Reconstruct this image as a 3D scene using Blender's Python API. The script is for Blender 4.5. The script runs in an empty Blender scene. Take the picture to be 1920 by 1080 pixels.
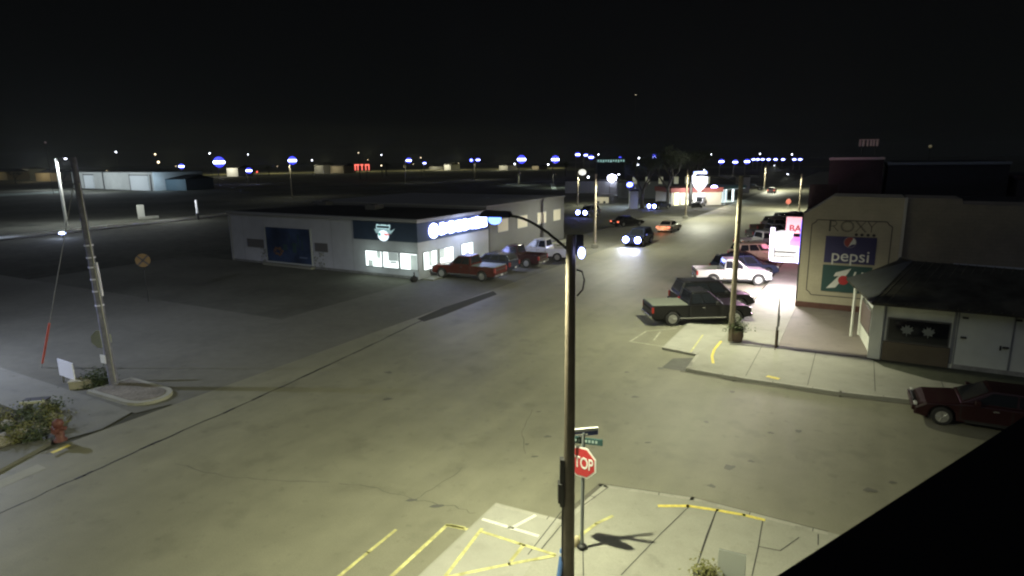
import bpy, math, random
from mathutils import Vector, Matrix
random.seed(7)
R = math.radians
sc = bpy.context.scene
col = sc.collection
# ------------------------------------------------------------------ frames of reference
CAM_H = 9.3; FPX = 1150.0; PITCH = R(11.8); ROLL = R(0.7)
PH = R(29.5)                                    # compass heading of the main street
U = Vector((math.sin(PH), math.cos(PH), 0)); V = Vector((math.cos(PH), -math.sin(PH), 0))
_f = Vector((0, math.cos(PITCH), -math.sin(PITCH))); _r = Vector((1, 0, 0)); _d = Vector((0, -math.sin(PITCH), -math.cos(PITCH)))
_r2 = math.cos(ROLL) * _r + math.sin(ROLL) * _d; _d2 = -math.sin(ROLL) * _r + math.cos(ROLL) * _d
def W(c, s, z=0.0): return Vector((c * V.x + s * U.x, c * V.y + s * U.y, z))
def ray(px, py): return _f + (px - 960) / FPX * _r2 + (py - 540) / FPX * _d2
def G(px, py, z=0.0):                           # survey: point at height z seen at (px, py)
    v = ray(px, py); t = (z - CAM_H) / v.z; return Vector((v.x * t, v.y * t, z))
def AT(px, py, D):                              # survey: point D metres ahead seen at (px, py)
    v = ray(px, py); t = D / v.y; return Vector((v.x * t, D, CAM_H + v.z * t))
def HT(base, px, py):                           # height of the upright from base seen up to row py
    lo, hi = 0.0, 60.0
    for _ in range(50):
        m = (lo + hi) / 2; q = Vector((base.x, base.y, m - CAM_H)); y = 540 + FPX * q.dot(_d2) / q.dot(_f)
        if y > py: lo = m
        else: hi = m
    return lo
# ------------------------------------------------------------------ materials
MATS = {}
def mat(name, c, rough=0.7, metal=0.0, nscale=0, namt=0.0, bump=0.0, c2=None, big=0.0, bigscale=0.08, emit=None, es=0.0, spec=0.5, coord='Object'):
    if name in MATS: return MATS[name]
    m = bpy.data.materials.new(name); m.use_nodes = True; nt = m.node_tree; N = nt.nodes; L = nt.links
    b = N['Principled BSDF']
    b.inputs['Base Color'].default_value = (*c, 1); b.inputs['Roughness'].default_value = rough
    b.inputs['Metallic'].default_value = metal; b.inputs['Specular IOR Level'].default_value = spec
    if emit:
        b.inputs['Emission Color'].default_value = (*emit, 1); b.inputs['Emission Strength'].default_value = es
    if nscale:
        tc = N.new('ShaderNodeTexCoord')
        n1 = N.new('ShaderNodeTexNoise'); n1.inputs['Scale'].default_value = nscale; n1.inputs['Detail'].default_value = 6; n1.inputs['Roughness'].default_value = .65
        L.new(tc.outputs[coord], n1.inputs['Vector'])
        mr = N.new('ShaderNodeMapRange'); mr.inputs[1].default_value = .3; mr.inputs[2].default_value = .7
        mr.inputs[3].default_value = 1 - namt; mr.inputs[4].default_value = 1 + namt
        L.new(n1.outputs['Fac'], mr.inputs[0])
        out = mr.outputs[0]
        if big:
            n2 = N.new('ShaderNodeTexNoise'); n2.inputs['Scale'].default_value = bigscale; n2.inputs['Detail'].default_value = 4
            L.new(tc.outputs[coord], n2.inputs['Vector'])
            m2 = N.new('ShaderNodeMapRange'); m2.inputs[1].default_value = .35; m2.inputs[2].default_value = .65
            m2.inputs[3].default_value = 1 - big; m2.inputs[4].default_value = 1 + big
            L.new(n2.outputs['Fac'], m2.inputs[0])
            mm = N.new('ShaderNodeMath'); mm.operation = 'MULTIPLY'; L.new(out, mm.inputs[0]); L.new(m2.outputs[0], mm.inputs[1]); out = mm.outputs[0]
        mx = N.new('ShaderNodeVectorMath'); mx.operation = 'SCALE'
        mx.inputs[0].default_value = c; L.new(out, mx.inputs['Scale']); L.new(mx.outputs[0], b.inputs['Base Color'])
        if bump:
            bp = N.new('ShaderNodeBump'); bp.inputs['Strength'].default_value = bump; bp.inputs['Distance'].default_value = .02
            L.new(n1.outputs['Fac'], bp.inputs['Height']); L.new(bp.outputs[0], b.inputs['Normal'])
    MATS[name] = m
    return m
def emat(name, c, s, sample=False):
    if name in MATS: return MATS[name]
    m = bpy.data.materials.new(name); m.use_nodes = True; nt = m.node_tree
    b = nt.nodes['Principled BSDF']; b.inputs['Base Color'].default_value = (.6, .6, .6, 1)
    b.inputs['Emission Color'].default_value = (*c, 1); b.inputs['Emission Strength'].default_value = s
    if not sample: m.cycles.emission_sampling = 'NONE'
    MATS[name] = m; return m
def paving(name, c, rough, streak=.07, stain=.16, agg=.16, spec=.35):
    m = mat(name, c, rough, nscale=1.1, namt=.08, bump=0, big=.14, bigscale=.11, spec=spec); nt = m.node_tree; N = nt.nodes; L = nt.links
    b = N['Principled BSDF']; src = b.inputs['Base Color'].links[0].from_socket; tc = N.new('ShaderNodeTexCoord')
    def layer(src, scale, lo, hi, a, bb, detail=6, stretch=None):
        n = N.new('ShaderNodeTexNoise'); n.inputs['Scale'].default_value = scale; n.inputs['Detail'].default_value = detail
        if stretch:
            mp = N.new('ShaderNodeMapping'); mp.vector_type = 'TEXTURE'; mp.inputs['Rotation'].default_value = (0,0,-PH); mp.inputs['Scale'].default_value = stretch
            L.new(tc.outputs['Object'], mp.inputs['Vector']); L.new(mp.outputs[0], n.inputs['Vector'])
        else: L.new(tc.outputs['Object'], n.inputs['Vector'])
        r_ = N.new('ShaderNodeMapRange'); r_.inputs[1].default_value = lo; r_.inputs[2].default_value = hi; r_.inputs[3].default_value = a; r_.inputs[4].default_value = bb
        L.new(n.outputs['Fac'], r_.inputs[0]); v = N.new('ShaderNodeVectorMath'); v.operation = 'SCALE'; L.new(src, v.inputs[0]); L.new(r_.outputs[0], v.inputs['Scale']); return v.outputs[0], n
    src, _n = layer(src, .7, .58, .68, 1.0, 1-stain, 9)
    src, _n = layer(src, 2.6, .62, .70, 1.0, 1-stain*.9, 4)
    if streak: src, _n = layer(src, 1.0, .35, .65, 1+streak, 1-streak, 3, (1.1, 26, 1))
    src, n_ = layer(src, 38, .3, .7, 1-agg, 1+agg, 3)
    L.new(src, b.inputs['Base Color']); bp = N.new('ShaderNodeBump'); bp.inputs['Strength'].default_value = .3; bp.inputs['Distance'].default_value = .01
    L.new(n_.outputs['Fac'], bp.inputs['Height']); L.new(bp.outputs[0], b.inputs['Normal']); return m
asphalt = paving('asphalt', (.182, .178, .130), .6)
_old = mat('asphalt_plain', (.172, .168, .130), .6, nscale=1.1, namt=.13, bump=.2, big=.16, bigscale=.11, spec=.35)
asphalt2 = mat('asphalt_side', (.122, .120, .098), .8, nscale=1.7, namt=.12, bump=.15, big=.22, bigscale=.09, spec=.3)
concrete = paving('concrete', (.27, .268, .225), .8, 0, .13, .08)
concrete_n = paving('concrete_new', (.29, .288, .25), .8, 0, .10, .07)
lotmat = paving('lot_concrete', (.20, .175, .155), .8, 0, .2, .12)
dirt = mat('dirt_grass', (.066, .066, .052), .95, nscale=.8, namt=.3, bump=.4, big=.35, bigscale=.05, spec=.1)
grassm = mat('dry_grass', (.10, .11, .05), .95, nscale=.9, namt=.3, bump=.3, big=.3)
gravel = mat('gravel', (.16, .145, .12), .95, nscale=9, namt=.4, bump=.6, big=.2, bigscale=1.2)
tar = mat('tar', (.012, .012, .013), .7)
jointm = mat('joint', (.045, .045, .042), .9)
yellowp = mat('yellow_paint', (.42, .40, .17), .7, nscale=6, namt=.3, big=.25, bigscale=1.5)
whitep = mat('white_paint', (.62, .62, .56), .7, nscale=6, namt=.2)
wood = mat('pole_wood', (.16, .125, .085), .85, nscale=5, namt=.3, bump=.4)
woodl = mat('pole_wood_pale', (.30, .26, .19), .85, nscale=5, namt=.2, bump=.3)
steel = mat('galvanised_steel', (.30, .30, .29), .5, metal=.4, nscale=3, namt=.15)
bronze = mat('bronze_pole', (.105, .088, .066), .55, metal=.2, nscale=3, namt=.2)
darkmet = mat('dark_metal', (.03, .03, .03), .5, metal=.3)
black = mat('black_rubber', (.015, .015, .015), .8)
glassd = mat('car_glass', (.012, .014, .018), .08, spec=.8)
whitewall = mat('white_wall_paint', (.74, .76, .70), .8, nscale=2.5, namt=.05, bump=.05, big=.06, bigscale=.5)
pizzawall = mat('pale_grey_wall', (.46, .47, .52), .8, nscale=1.5, namt=.06, bump=.05, big=.08, bigscale=.25)
wingwall = mat('grey_metal_siding', (.14, .142, .145), .7, nscale=1.2, namt=.06, big=.06)
fascia = mat('dark_navy_fascia', (.035, .055, .10), .6, nscale=2, namt=.1)
roofd = mat('dark_roofing', (.028, .028, .03), .9, nscale=1, namt=.25, big=.2, bigscale=.15, spec=.2)
creamwall = mat('cream_stucco', (.43, .39, .29), .85, nscale=2.2, namt=.05, bump=.08, big=.08, bigscale=.6)
tanwall = mat('tan_stucco', (.26, .23, .18), .85, nscale=1.8, namt=.08, bump=.08, big=.12, bigscale=.3)
brick_d = mat('dark_brick', (.045, .024, .023), .9, nscale=4, namt=.25, big=.2, bigscale=.4)
brick_r = mat('maroon_base', (.10, .045, .035), .85, nscale=3, namt=.2)
navy = mat('sign_navy', (.035, .032, .11), .6); sgreen = mat('sign_green', (.025, .07, .068), .6)
swhite = mat('sign_white', (.7, .7, .66), .5); sred = mat('sign_red', (.42, .03, .035), .5)
ink = mat('faded_black_ink', (.06, .055, .05), .8)
leaf = mat('leaf_dark', (.05, .07, .025), .9, nscale=3, namt=.4)
leafy = mat('leaf_yellow', (.15, .15, .05), .9, nscale=3, namt=.4)
barkm = mat('bark', (.055, .05, .04), .95, nscale=4, namt=.3)
rockm = mat('pale_rock', (.28, .26, .21), .9, nscale=4, namt=.3, bump=.4)
rim = mat('alloy_rim', (.45, .45, .43), .35, metal=.7)
chrome = mat('chrome', (.6, .6, .6), .2, metal=.9)
tailm = mat('tail_lens', (.30, .02, .015), .3)
headm = mat('head_lens', (.55, .55, .52), .15)
lampblue = emat('lamp_lens_blue', (.07, .09, 1.0), 25)
lampwhite = emat('lamp_lens_white', (.8, .85, 1.0), 14)
lampwarm = emat('lamp_lens_warm', (1.0, .8, .5), 5)
lampred = emat('lamp_lens_red', (1.0, .12, .06), 3)
# ------------------------------------------------------------------ mesh helpers
class MB:
    def __init__(s): s.v = []; s.f = []; s.sm = []
    def add(s, vs, fs, smooth=False):
        o = len(s.v); s.v += [tuple(p) for p in vs]
        for f in fs: s.f.append(tuple(i + o for i in f)); s.sm.append(smooth)
        return s
    def box(s, x0, x1, y0, y1, z0, z1):
        return s.add([(x0,y0,z0),(x1,y0,z0),(x1,y1,z0),(x0,y1,z0),(x0,y0,z1),(x1,y0,z1),(x1,y1,z1),(x0,y1,z1)],
                     [(0,3,2,1),(4,5,6,7),(0,1,5,4),(1,2,6,5),(2,3,7,6),(3,0,4,7)])
    def hexa(s, b, t):
        return s.add(list(b) + list(t), [(3,2,1,0),(4,5,6,7),(0,1,5,4),(1,2,6,5),(2,3,7,6),(3,0,4,7)])
    def prism(s, pts, z0, z1):                  # polygon in xy
        n = len(pts); a = sum(pts[i][0]*pts[(i+1)%n][1]-pts[(i+1)%n][0]*pts[i][1] for i in range(n))
        if a < 0: pts = pts[::-1]
        vs = [(p[0],p[1],z0) for p in pts] + [(p[0],p[1],z1) for p in pts]
        return s.add(vs, [tuple(range(n-1,-1,-1)), tuple(range(n,2*n))] + [(i,(i+1)%n,(i+1)%n+n,i+n) for i in range(n)])
    def sheet(s, pts, z):
        n = len(pts); a = sum(pts[i][0]*pts[(i+1)%n][1]-pts[(i+1)%n][0]*pts[i][1] for i in range(n))
        if a < 0: pts = pts[::-1]
        return s.add([(p[0],p[1],z) for p in pts], [tuple(range(n))])
    def pyz(s, pts, x0, x1):                    # polygon in yz extruded along x
        n = len(pts); vs = [(x0,p[0],p[1]) for p in pts] + [(x1,p[0],p[1]) for p in pts]
        return s.add(vs, [tuple(range(n-1,-1,-1)), tuple(range(n,2*n))] + [(i,(i+1)%n,(i+1)%n+n,i+n) for i in range(n)])
    def pxz(s, pts, y0, y1):                    # polygon in xz extruded along y
        n = len(pts); vs = [(p[0],y0,p[1]) for p in pts] + [(p[0],y1,p[1]) for p in pts]
        return s.add(vs, [tuple(range(n)), tuple(range(2*n-1,n-1,-1))] + [(i,i+n,(i+1)%n+n,(i+1)%n) for i in range(n)])
    def tube(s, path, rad, n=8, caps=True):
        path = [Vector(p) for p in path]; rr = rad if isinstance(rad, (list, tuple)) else [rad]*len(path)
        vs = []; m = len(path); up = Vector((0,0,1))
        for i, p in enumerate(path):
            t = (path[min(i+1,m-1)] - path[max(i-1,0)]).normalized()
            a = t.cross(up) if abs(t.z) < .95 else t.cross(Vector((0,1,0)))
            a.normalize(); b = t.cross(a)
            for k in range(n):
                w = 2*math.pi*k/n; vs.append(p + (a*math.cos(w) + b*math.sin(w))*rr[i])
        fs = [(i*n+k, i*n+(k+1)%n, (i+1)*n+(k+1)%n, (i+1)*n+k) for i in range(m-1) for k in range(n)]
        s.add(vs, fs, True)
        if caps: s.add(vs[:n], [tuple(range(n))]); s.add(vs[-n:], [tuple(range(n-1,-1,-1))])
        return s
    def disc_x(s, x0, x1, y, z, r, n=20):       # cylinder along x
        return s.tube([(x0,y,z),(x1,y,z)], r, n)
    def ball(s, c, r, seg=10, rings=6, sq=(1,1,1)):
        vs = [(c[0],c[1],c[2]+r*sq[2])]
        for i in range(1, rings):
            a = math.pi*i/rings
            for k in range(seg):
                w = 2*math.pi*k/seg; vs.append((c[0]+r*sq[0]*math.sin(a)*math.cos(w), c[1]+r*sq[1]*math.sin(a)*math.sin(w), c[2]+r*sq[2]*math.cos(a)))
        vs.append((c[0],c[1],c[2]-r*sq[2])); fs = []
        for k in range(seg): fs.append((0, 1+k, 1+(k+1)%seg))
        for i in range(rings-2):
            for k in range(seg):
                a = 1+i*seg+k; b = 1+i*seg+(k+1)%seg; fs.append((a, a+seg, b+seg, b))
        l = len(vs)-1
        for k in range(seg): fs.append((l, 1+(rings-2)*seg+(k+1)%seg, 1+(rings-2)*seg+k))
        return s.add(vs, fs, True)
    def xf(s, M):
        s.v = [tuple(M @ Vector(p)) for p in s.v]; return s
    def build(s, name, m, parent=None, bevel=0, label=None, kind=None):
        me = bpy.data.meshes.new(name); me.from_pydata(s.v, [], s.f)
        me.polygons.foreach_set('use_smooth', s.sm); me.materials.append(m); me.update()
        o = bpy.data.objects.new(name, me); col.objects.link(o); o.parent = parent
        if bevel:
            b = o.modifiers.new('bevel', 'BEVEL'); b.width = bevel; b.segments = 2; b.limit_method = 'ANGLE'; b.angle_limit = R(35)
        if label: o['label'] = label
        if kind: o['kind'] = kind
        return o
def tag(o, label, cat, group=None, kind=None):
    o['label'] = label; o['category'] = cat
    if group: o['group'] = group
    if kind: o['kind'] = kind
    return o
def thing(name, label, cat, loc, rz=0.0, group=None):
    o = bpy.data.objects.new(name, None); col.objects.link(o); o.location = loc; o.rotation_euler = (0, 0, rz)
    o.empty_display_size = .3
    return tag(o, label, cat, group)
def text_mb(txt, size, M, depth=.01, bold=0.0, spacing=1.0, align='CENTER', shear=0.0):
    cu = bpy.data.curves.new('txt', 'FONT'); cu.body = txt; cu.size = size; cu.extrude = depth/2; cu.align_x = align; cu.align_y = 'CENTER'
    cu.offset = bold; cu.space_character = spacing; cu.shear = shear; cu.resolution_u = 4
    o = bpy.data.objects.new('txt', cu); col.objects.link(o)
    dg = bpy.context.evaluated_depsgraph_get(); dg.update()
    me = bpy.data.meshes.new_from_object(o.evaluated_get(dg))
    mb = MB(); mb.add([M @ v.co for v in me.vertices], [tuple(p.vertices) for p in me.polygons])
    bpy.data.objects.remove(o); bpy.data.curves.remove(cu); bpy.data.meshes.remove(me)
    return mb
FACE = Matrix(((1,0,0,0),(0,0,-1,0),(0,1,0,0),(0,0,0,1)))    # text upright on a wall, read from -y
def wall_text(txt, x, y, z, size, **k): return text_mb(txt, size, Matrix.Translation((x, y, z)) @ FACE, **k)
STREET_RZ = -PH
def lamp_light(parent, loc, power, color=(1.0, 1.02, .72), size=R(168), rad=.2, rot=(0,0,0), blend=.45):
    l = bpy.data.lights.new('lamp_light', 'SPOT'); l.energy = power; l.color = color; l.spot_size = size; l.spot_blend = blend; l.shadow_soft_size = rad*.5
    o = bpy.data.objects.new('lamp_light', l); col.objects.link(o); o.parent = parent; o.location = loc; o.rotation_euler = rot
    return o
def point_light(parent, loc, power, color, rad=.3):
    l = bpy.data.lights.new('lamp_light', 'POINT'); l.energy = power; l.color = color; l.shadow_soft_size = rad
    o = bpy.data.objects.new('lamp_light', l); col.objects.link(o); o.parent = parent; o.location = loc; return o
# ------------------------------------------------------------------ setting: ground sheets (coordinates: c across the street, s along it)
def P2(pts): return [tuple(W(c, s)[:2]) for c, s in pts]
def struct(name, mb, m): o = mb.build(name, m, kind='structure'); return o
struct('ground', MB().sheet([(-2500,-200),(2500,-200),(2500,3000),(-2500,3000)], -.03), dirt)
struct('main_street', MB().sheet(P2([(-22.9,-40),(-5.6,-40),(-5.6,420),(-22.9,420)]), 0), asphalt)
struct('cross_street', MB().sheet(P2([(-5.61,15.6),(90,15.6),(90,26.5),(-5.61,26.5)]), -.002), asphalt)
struct('west_cross_street', MB().sheet(P2([(-160,13.2),(-22.89,13.2),(-22.89,23.0),(-30,24.5),(-60,24),(-160,23)]), -.006), asphalt2)
struct('shop_lot', MB().sheet(P2([(-60,22),(-29.9,22),(-29.9,38.4),(-60,38.4)]), -.012), mat('lot_asphalt',(.097,.096,.078),.85,nscale=1.5,namt=.15,big=.25,bigscale=.12,spec=.2))
struct('parking_strip', MB().sheet(P2([(-30.0,23.5),(-22.88,22.0),(-22.88,100),(-30.0,100)]), -.003), asphalt2)
SW = .12
north = [(-7.9,29.0),(-6.15,28.65),(-6.1,26.4),(-4,26.25),(0,26.35),(3,26.8),(60,26.9),(60,31.75),(-2.9,31.75),(-2.9,41.3),(-2.9,110),(-5.4,110),(-5.4,34.6),(-6.1,34.6),(-7.9,34.1)]
struct('north_sidewalk', MB().prism(P2(north), -.05, SW), concrete)
struct('side_lot', MB().sheet(P2([(-2.89,31.76),(1.2,31.76),(1.2,41.3),(-2.89,41.3)]), SW-.012), lotmat)
south = [(-7.95,13.0),(-6.0,13.12),(-5.7,15.3),(-3.3,15.8),(0,15.78),(60,15.6),(60,-25),(-7.95,-25)]
struct('south_sidewalk', MB().prism(P2(south), -.05, SW), concrete)
struct('new_concrete_slab', MB().sheet(P2([(-7.9,-25),(-7.9,12.97),(-6.05,13.07),(-5.75,9.5),(-5.75,-25)]), SW+.004), concrete_n)
struct('pale_corner_slab', MB().sheet(P2([(-7.86,29.05),(-6.2,28.72),(-5.6,31.7),(-5.5,34.0),(-7.86,34.0)]), SW+.004), concrete_n)
struct('shop_pavement', MB().prism(P2([(-29.9,38.4),(-28.9,38.4),(-28.9,66),(-29.9,66)]), -.05, .1), concrete)
oldcon = paving('old_concrete', (.165,.165,.14), .85, 0, .2, .12)
struct('corner_apron', MB().sheet(P2([(-70,12.15),(-23.4,12.0),(-23.0,13.3),(-70,13.3)]), .004), asphalt2)
struct('west_sidewalk', MB().prism(P2([(-70,10.6),(-25.3,10.7),(-23.3,9.2),(-22.1,6.5),(-21.3,2),(-20.9,-12),(-22.4,-12),(-22.8,2),(-23.4,6.5),(-24.6,9.0),(-27,9.9),(-70,9.6)]), -.05, .1), oldcon)
struct('west_kerb_ramp', MB().sheet(P2([(-25.9,12.1),(-70,12.2),(-70,10.62),(-25.35,10.72),(-23.32,9.25),(-23.0,10.6),(-23.6,12.0)]), .016), oldcon)
struct('west_gutter', MB().sheet(P2([(-22.05,8.2),(-21.2,2),(-20.8,-12),(-20.3,-12),(-20.7,2),(-21.5,8.2)]), .006), concrete)
isl = [(-27.3,12.25),(-24.6,12.3)] + [(-24.6+.95*math.cos(a), 13.2+.9*math.sin(a)) for a in [R(-80+20*i) for i in range(9)]] + [(-27.3,14.1)]
struct('island_kerb', MB().prism(P2(isl), -.05, .13), concrete)
cx = -25.6; cy = 13.2
isl2 = [(cx+(c-cx)*.88, cy+(s-cy)*.78) for c, s in isl]
struct('island_gravel', MB().prism(P2(isl2), .0, .15), gravel)
struct('far_field', MB().sheet(P2([(-400,300),(-120,560),(60,640),(-200,700)]), .0), grassm)
KB = []
def strip(mb, pts, w, z):
    for a, b in zip(pts[:-1], pts[1:]):
        a = Vector(a[:2]); b = Vector(b[:2]); d = (b-a).normalized(); n = Vector((-d.y, d.x))*w/2
        a = a - d*w*.3; b = b + d*w*.3
        mb.sheet([tuple(a-n), tuple(b-n), tuple(b+n), tuple(a+n)], z)
    return mb
def gp(l, z=0): return [G(x, y, z) for x, y in l]
# edge seam along the west side of the carriageway
pts = [(-220,1064),(0,963),(90,921),(190,877),(300,826),(420,774),(520,729),(620,683),(700,645),(780,606),(850,576)]
sm = MB()
fine = []
gl = gp(pts)
for a, b in zip(gl[:-1], gl[1:]):
    for t in range(6):
        p = a.lerp(b, t/6); fine.append(p + Vector((random.uniform(-.03,.03), random.uniform(-.03,.03), 0)))
for i in range(len(fine)-1):
    strip(sm, [fine[i], fine[i+1]], random.uniform(.055,.12) * (1 if i > 12 else .75), .004)
struct('tar_seam', sm, tar)
ck = MB()
for l in ([(640,905),(720,920),(780,938),(850,950),(905,968)], [(780,938),(830,905),(880,870)], [(985,850),(978,810),(1000,760)], [(330,870),(420,895),(520,900),(640,905)]):
    q = gp(l); fn = []
    for a, b in zip(q[:-1], q[1:]):
        for t in range(5): fn.append(a.lerp(b, t/5) + Vector((random.uniform(-.06,.06), random.uniform(-.06,.06), 0)))
    for i in range(len(fn)-1): strip(ck, [fn[i], fn[i+1]], random.uniform(.015,.035), .004)
struct('asphalt_cracks', ck, mat('crack', (.11,.108,.088), .9))
pt = MB()
for px, py, r in ((772,938,.16),(820,949,.2),(1003,856,.12),(1010,772,.10),(1215,830,.12)):
    g = G(px, py); pt.sheet([(g.x+r*(1+.4*math.sin(3*k))*math.cos(k*.7), g.y+r*.5*(1+.3*math.cos(5*k))*math.sin(k*.7)) for k in range(9)], .005)
struct('road_patches', pt, mat('patch', (.09,.09,.08), .9))
dk = MB()
dk.sheet([tuple(G(*p)[:2]) for p in ((782,598),(830,577),(905,552),(925,546),(932,552),(880,572),(830,592),(795,603))], .003)
struct('gutter_dark_patch', dk, mat('gutter_dark', (.06,.06,.052), .95, spec=.1))  # darker patch where the seam meets the gutter
jt = MB()
for l in ([(1292,950),(1240,1000),(1165,1078)], [(1343,958),(1325,1003),(1313,1040)], [(1343,958),(1300,1080)], [(1430,975),(1422,1025),(1410,1080)], [(1422,1025),(1463,1033),(1498,1008)], [(1534,1002),(1534,1022)],
          [(1094,948),(1140,914)], [(1052,985),(1015,1030)], [(1060,950),(990,1040)], [(1093,1030),(1094,1080)]):
    strip(jt, gp(l, SW), .025, SW+.007)
for l in ([(1370,645),(1500,657),(1640,673)],): strip(jt, gp(l, SW), .16, SW+.005)
for s_ in [34.6+3.0*i for i in range(24)]: strip(jt, [W(-5.35,s_), W(-3.0,s_)], .025, SW+.006)
for c_ in [-3.6+2.4*i for i in range(16)]: strip(jt, [W(c_,26.6 if c_ < 0 else 27.1), W(c_,31.6)], .022, SW+.006)
struct('pavement_joints', jt, jointm)
kb = MB()
def inset(pts, d):
    a = [Vector(p) for p in P2(pts)]; n = len(a); out = []; sg_ = 1 if sum(a[i].x*a[(i+1)%n].y-a[(i+1)%n].x*a[i].y for i in range(n)) > 0 else -1
    for i in range(n):
        e = (a[i]-a[i-1]).normalized(); f = (a[(i+1)%n]-a[i]).normalized(); n1 = Vector((-e.y,e.x))*sg_; n2 = Vector((-f.y,f.x))*sg_
        m_ = (n1+n2); m_ = m_/max(.3, m_.dot(n1)) if m_.length > 1e-6 else n1; out.append(a[i]+m_*d)
    return out
ka = inset(north, .08); kc = inset(south, .08)
for seq in (ka[0:6], kc[0:5]): strip(kb, seq, .15, SW+.005)
struct('kerb_tops', kb, paving('kerb_concrete', (.32,.315,.27), .8, 0, .35, .12))
kj = MB(); 
for seq in (ka[0:6], kc[0:5]):
    for a, b in zip(seq[:-1], seq[1:]):
        L_ = (b-a).length; d = (b-a).normalized(); n_ = Vector((-d.y,d.x))*.075
        for k in range(1, min(12, int(L_/1.5))+1): strip(kj, [a+d*1.5*k-n_, a+d*1.5*k+n_], .02, SW+.009)
struct('kerb_joints', kj, jointm)
gt = MB(); ko = inset(north, -.16); kp = inset(south, -.16)
for seq in (ko[2:6], kp[1:5]): strip(gt, seq, .16, .0045)
struct('gutter_dirt', gt, mat('gutter_dirt_m', (.105,.10,.08), .9, nscale=1.2, namt=.35, big=.3, bigscale=.4))
rs_ = random.Random(5); ob = MB()
for k in range(46):
    c = rs_.choice((rs_.uniform(-9.5,-6.5), rs_.uniform(-20,-8), rs_.uniform(-5,6))); s_ = rs_.uniform(12.5,60) if c < -6 else rs_.uniform(16.5,25.5); p = W(c, s_); q = rs_.uniform(.05,.2)
    ob.sheet([(p.x+q*(1+.35*math.sin(2*t+k))*math.cos(t), p.y+q*(.8+.3*math.cos(3*t+k))*math.sin(t)) for t in [2*math.pi*i/10 for i in range(10)]], .0055+.0001*k)
struct('oil_spots', ob, mat('oil_spot', (.085,.083,.068), .6))
struct('corner_dark_patch', MB().sheet([tuple(p[:2]) for p in gp([(1262,672),(1306,671),(1291,697),(1240,690)])], .004), mat('asphalt_patch', (.09,.09,.08), .85, nscale=2, namt=.2))  # darker asphalt at the kerb corner
ym = MB(); yk = MB()
strip(ym, gp([(600,1110),(690,1036),(742,994)]), .09, .006)
strip(ym, gp([(700,1112),(838,985),(900,998)]), .10, .006)
strip(ym, gp([(870,990),(845,985)]), .10, .006)
struct('yellow_stall_lines', ym, yellowp)
ys = MB()
for l in ([(903,992),(832,1085)], [(903,997),(975,1020),(1040,1040)], [(1040,1042),(955,1058),(840,1082)], [(982,1022),(958,1052)], [(1148,968),(1118,982),(1090,1003),(1078,1025)]):
    strip(ys, gp(l, SW), .09, SW+.008)
struct('yellow_ramp_lines', ys, yellowp)
for l in ([(1236,949),(1290,949),(1345,957),(1395,966),(1432,975)], [(1337,681),(1335,668),(1339,656),(1352,640)]):
    strip(yk, gp(l, SW), .12, SW+.009)
for l in ([(100,848),(128,836)],): strip(yk, gp(l, .1), .16, .108)
for l in ([(1441,706),(1458,710)],): strip(yk, gp(l, SW), .25, SW+.009)
struct('yellow_kerb_paint', yk, mat('kerb_yellow', (.62,.52,.10), .7, nscale=8, namt=.25))
wm = MB()
for l in ([(906,974),(955,989),(1008,1005)], [(960,990),(1003,967)]): strip(wm, gp(l, SW), .10, SW+.008)
struct('white_ramp_lines', wm, whitep)
wf = MB()
for l in ([(1180,640),(1245,650)], [(1182,640),(1212,621)], [(1212,621),(1268,616)], [(1226,638),(1238,622)]): strip(wf, gp(l), .09, .005)
struct('faded_stall_lines', wf, mat('faded_paint', (.33,.33,.26), .8, nscale=3, namt=.3))
wn = MB()
for l in ([(1295,660),(1318,628)],): strip(wn, gp(l, SW), .07, SW+.008)
struct('pale_slab_line', wn, yellowp)
struct('far_highway', MB().sheet([tuple(G(x, y)[:2]) for x, y in ((-80,334),(370,329),(870,319.5),(1060,316.5),(1060,312),(870,315.5),(370,324.5),(-80,329))], .02), mat('far_road', (.30,.28,.15), .9, nscale=.05, namt=.3))
# ------------------------------------------------------------------ lamps
def street_lamp(base, h, arm, label, group=None, on=True, power=5000, color=(1.0,1.0,.76), polem=None, r=.11, lens=None, drop=.09, lr=.16, rise=.35, name='street_lamp', armm=None, cone=168, blend=.45, tilt=0):
    t = thing(name, label, 'street lamp', base, 0, group)
    n = 9
    MB().tube([(0,0,-.1),(0,0,h*.5),(0,0,h)], [r, r*.85, r*.7], 12).build('pole', polem or bronze, t)
    a = Vector((arm[0], arm[1], 0)); p = [Vector((0,0,h-.35)) + a*(i/8) + Vector((0,0,rise*math.sin(i/8*math.pi/2))) for i in range(9)]
    if a.length > .05: MB().tube(p, .028 if a.length > 1 else .05, 8).build('arm', armm or darkmet, t)
    e = p[-1]; d = a.normalized() if a.length > .05 else Vector((1,0,0))
    M = Matrix.Translation(e) @ Matrix.Rotation(math.atan2(d.y, d.x), 4, 'Z')
    hd = MB().hexa([(-.1,-.12,-.03),(.6,-.15,-.03),(.6,.15,-.03),(-.1,.12,-.03)], [(-.05,-.07,.09),(.5,-.1,.1),(.5,.1,.1),(-.05,.07,.09)]).xf(M)
    ho = hd.build('lamp_head', darkmet, t, .02)
    if on:
        MB().ball((0.28,0,-.03-drop*.3), lr, 12, 8, (1.3,1,1 if drop > .1 else .6)).xf(M).build('lens', lens or lampblue, ho)
        if power: lamp_light(t, e + d*.28 + Vector((0,0,-.12-drop*.3-lr*1.1)), power, color, size=R(cone), rad=.15, blend=blend, rot=(0, R(tilt), math.atan2(d.y, d.x)))
    return t
near = W(-4.88, 11.0); nl = AT(952, 420, 12.4)
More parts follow.
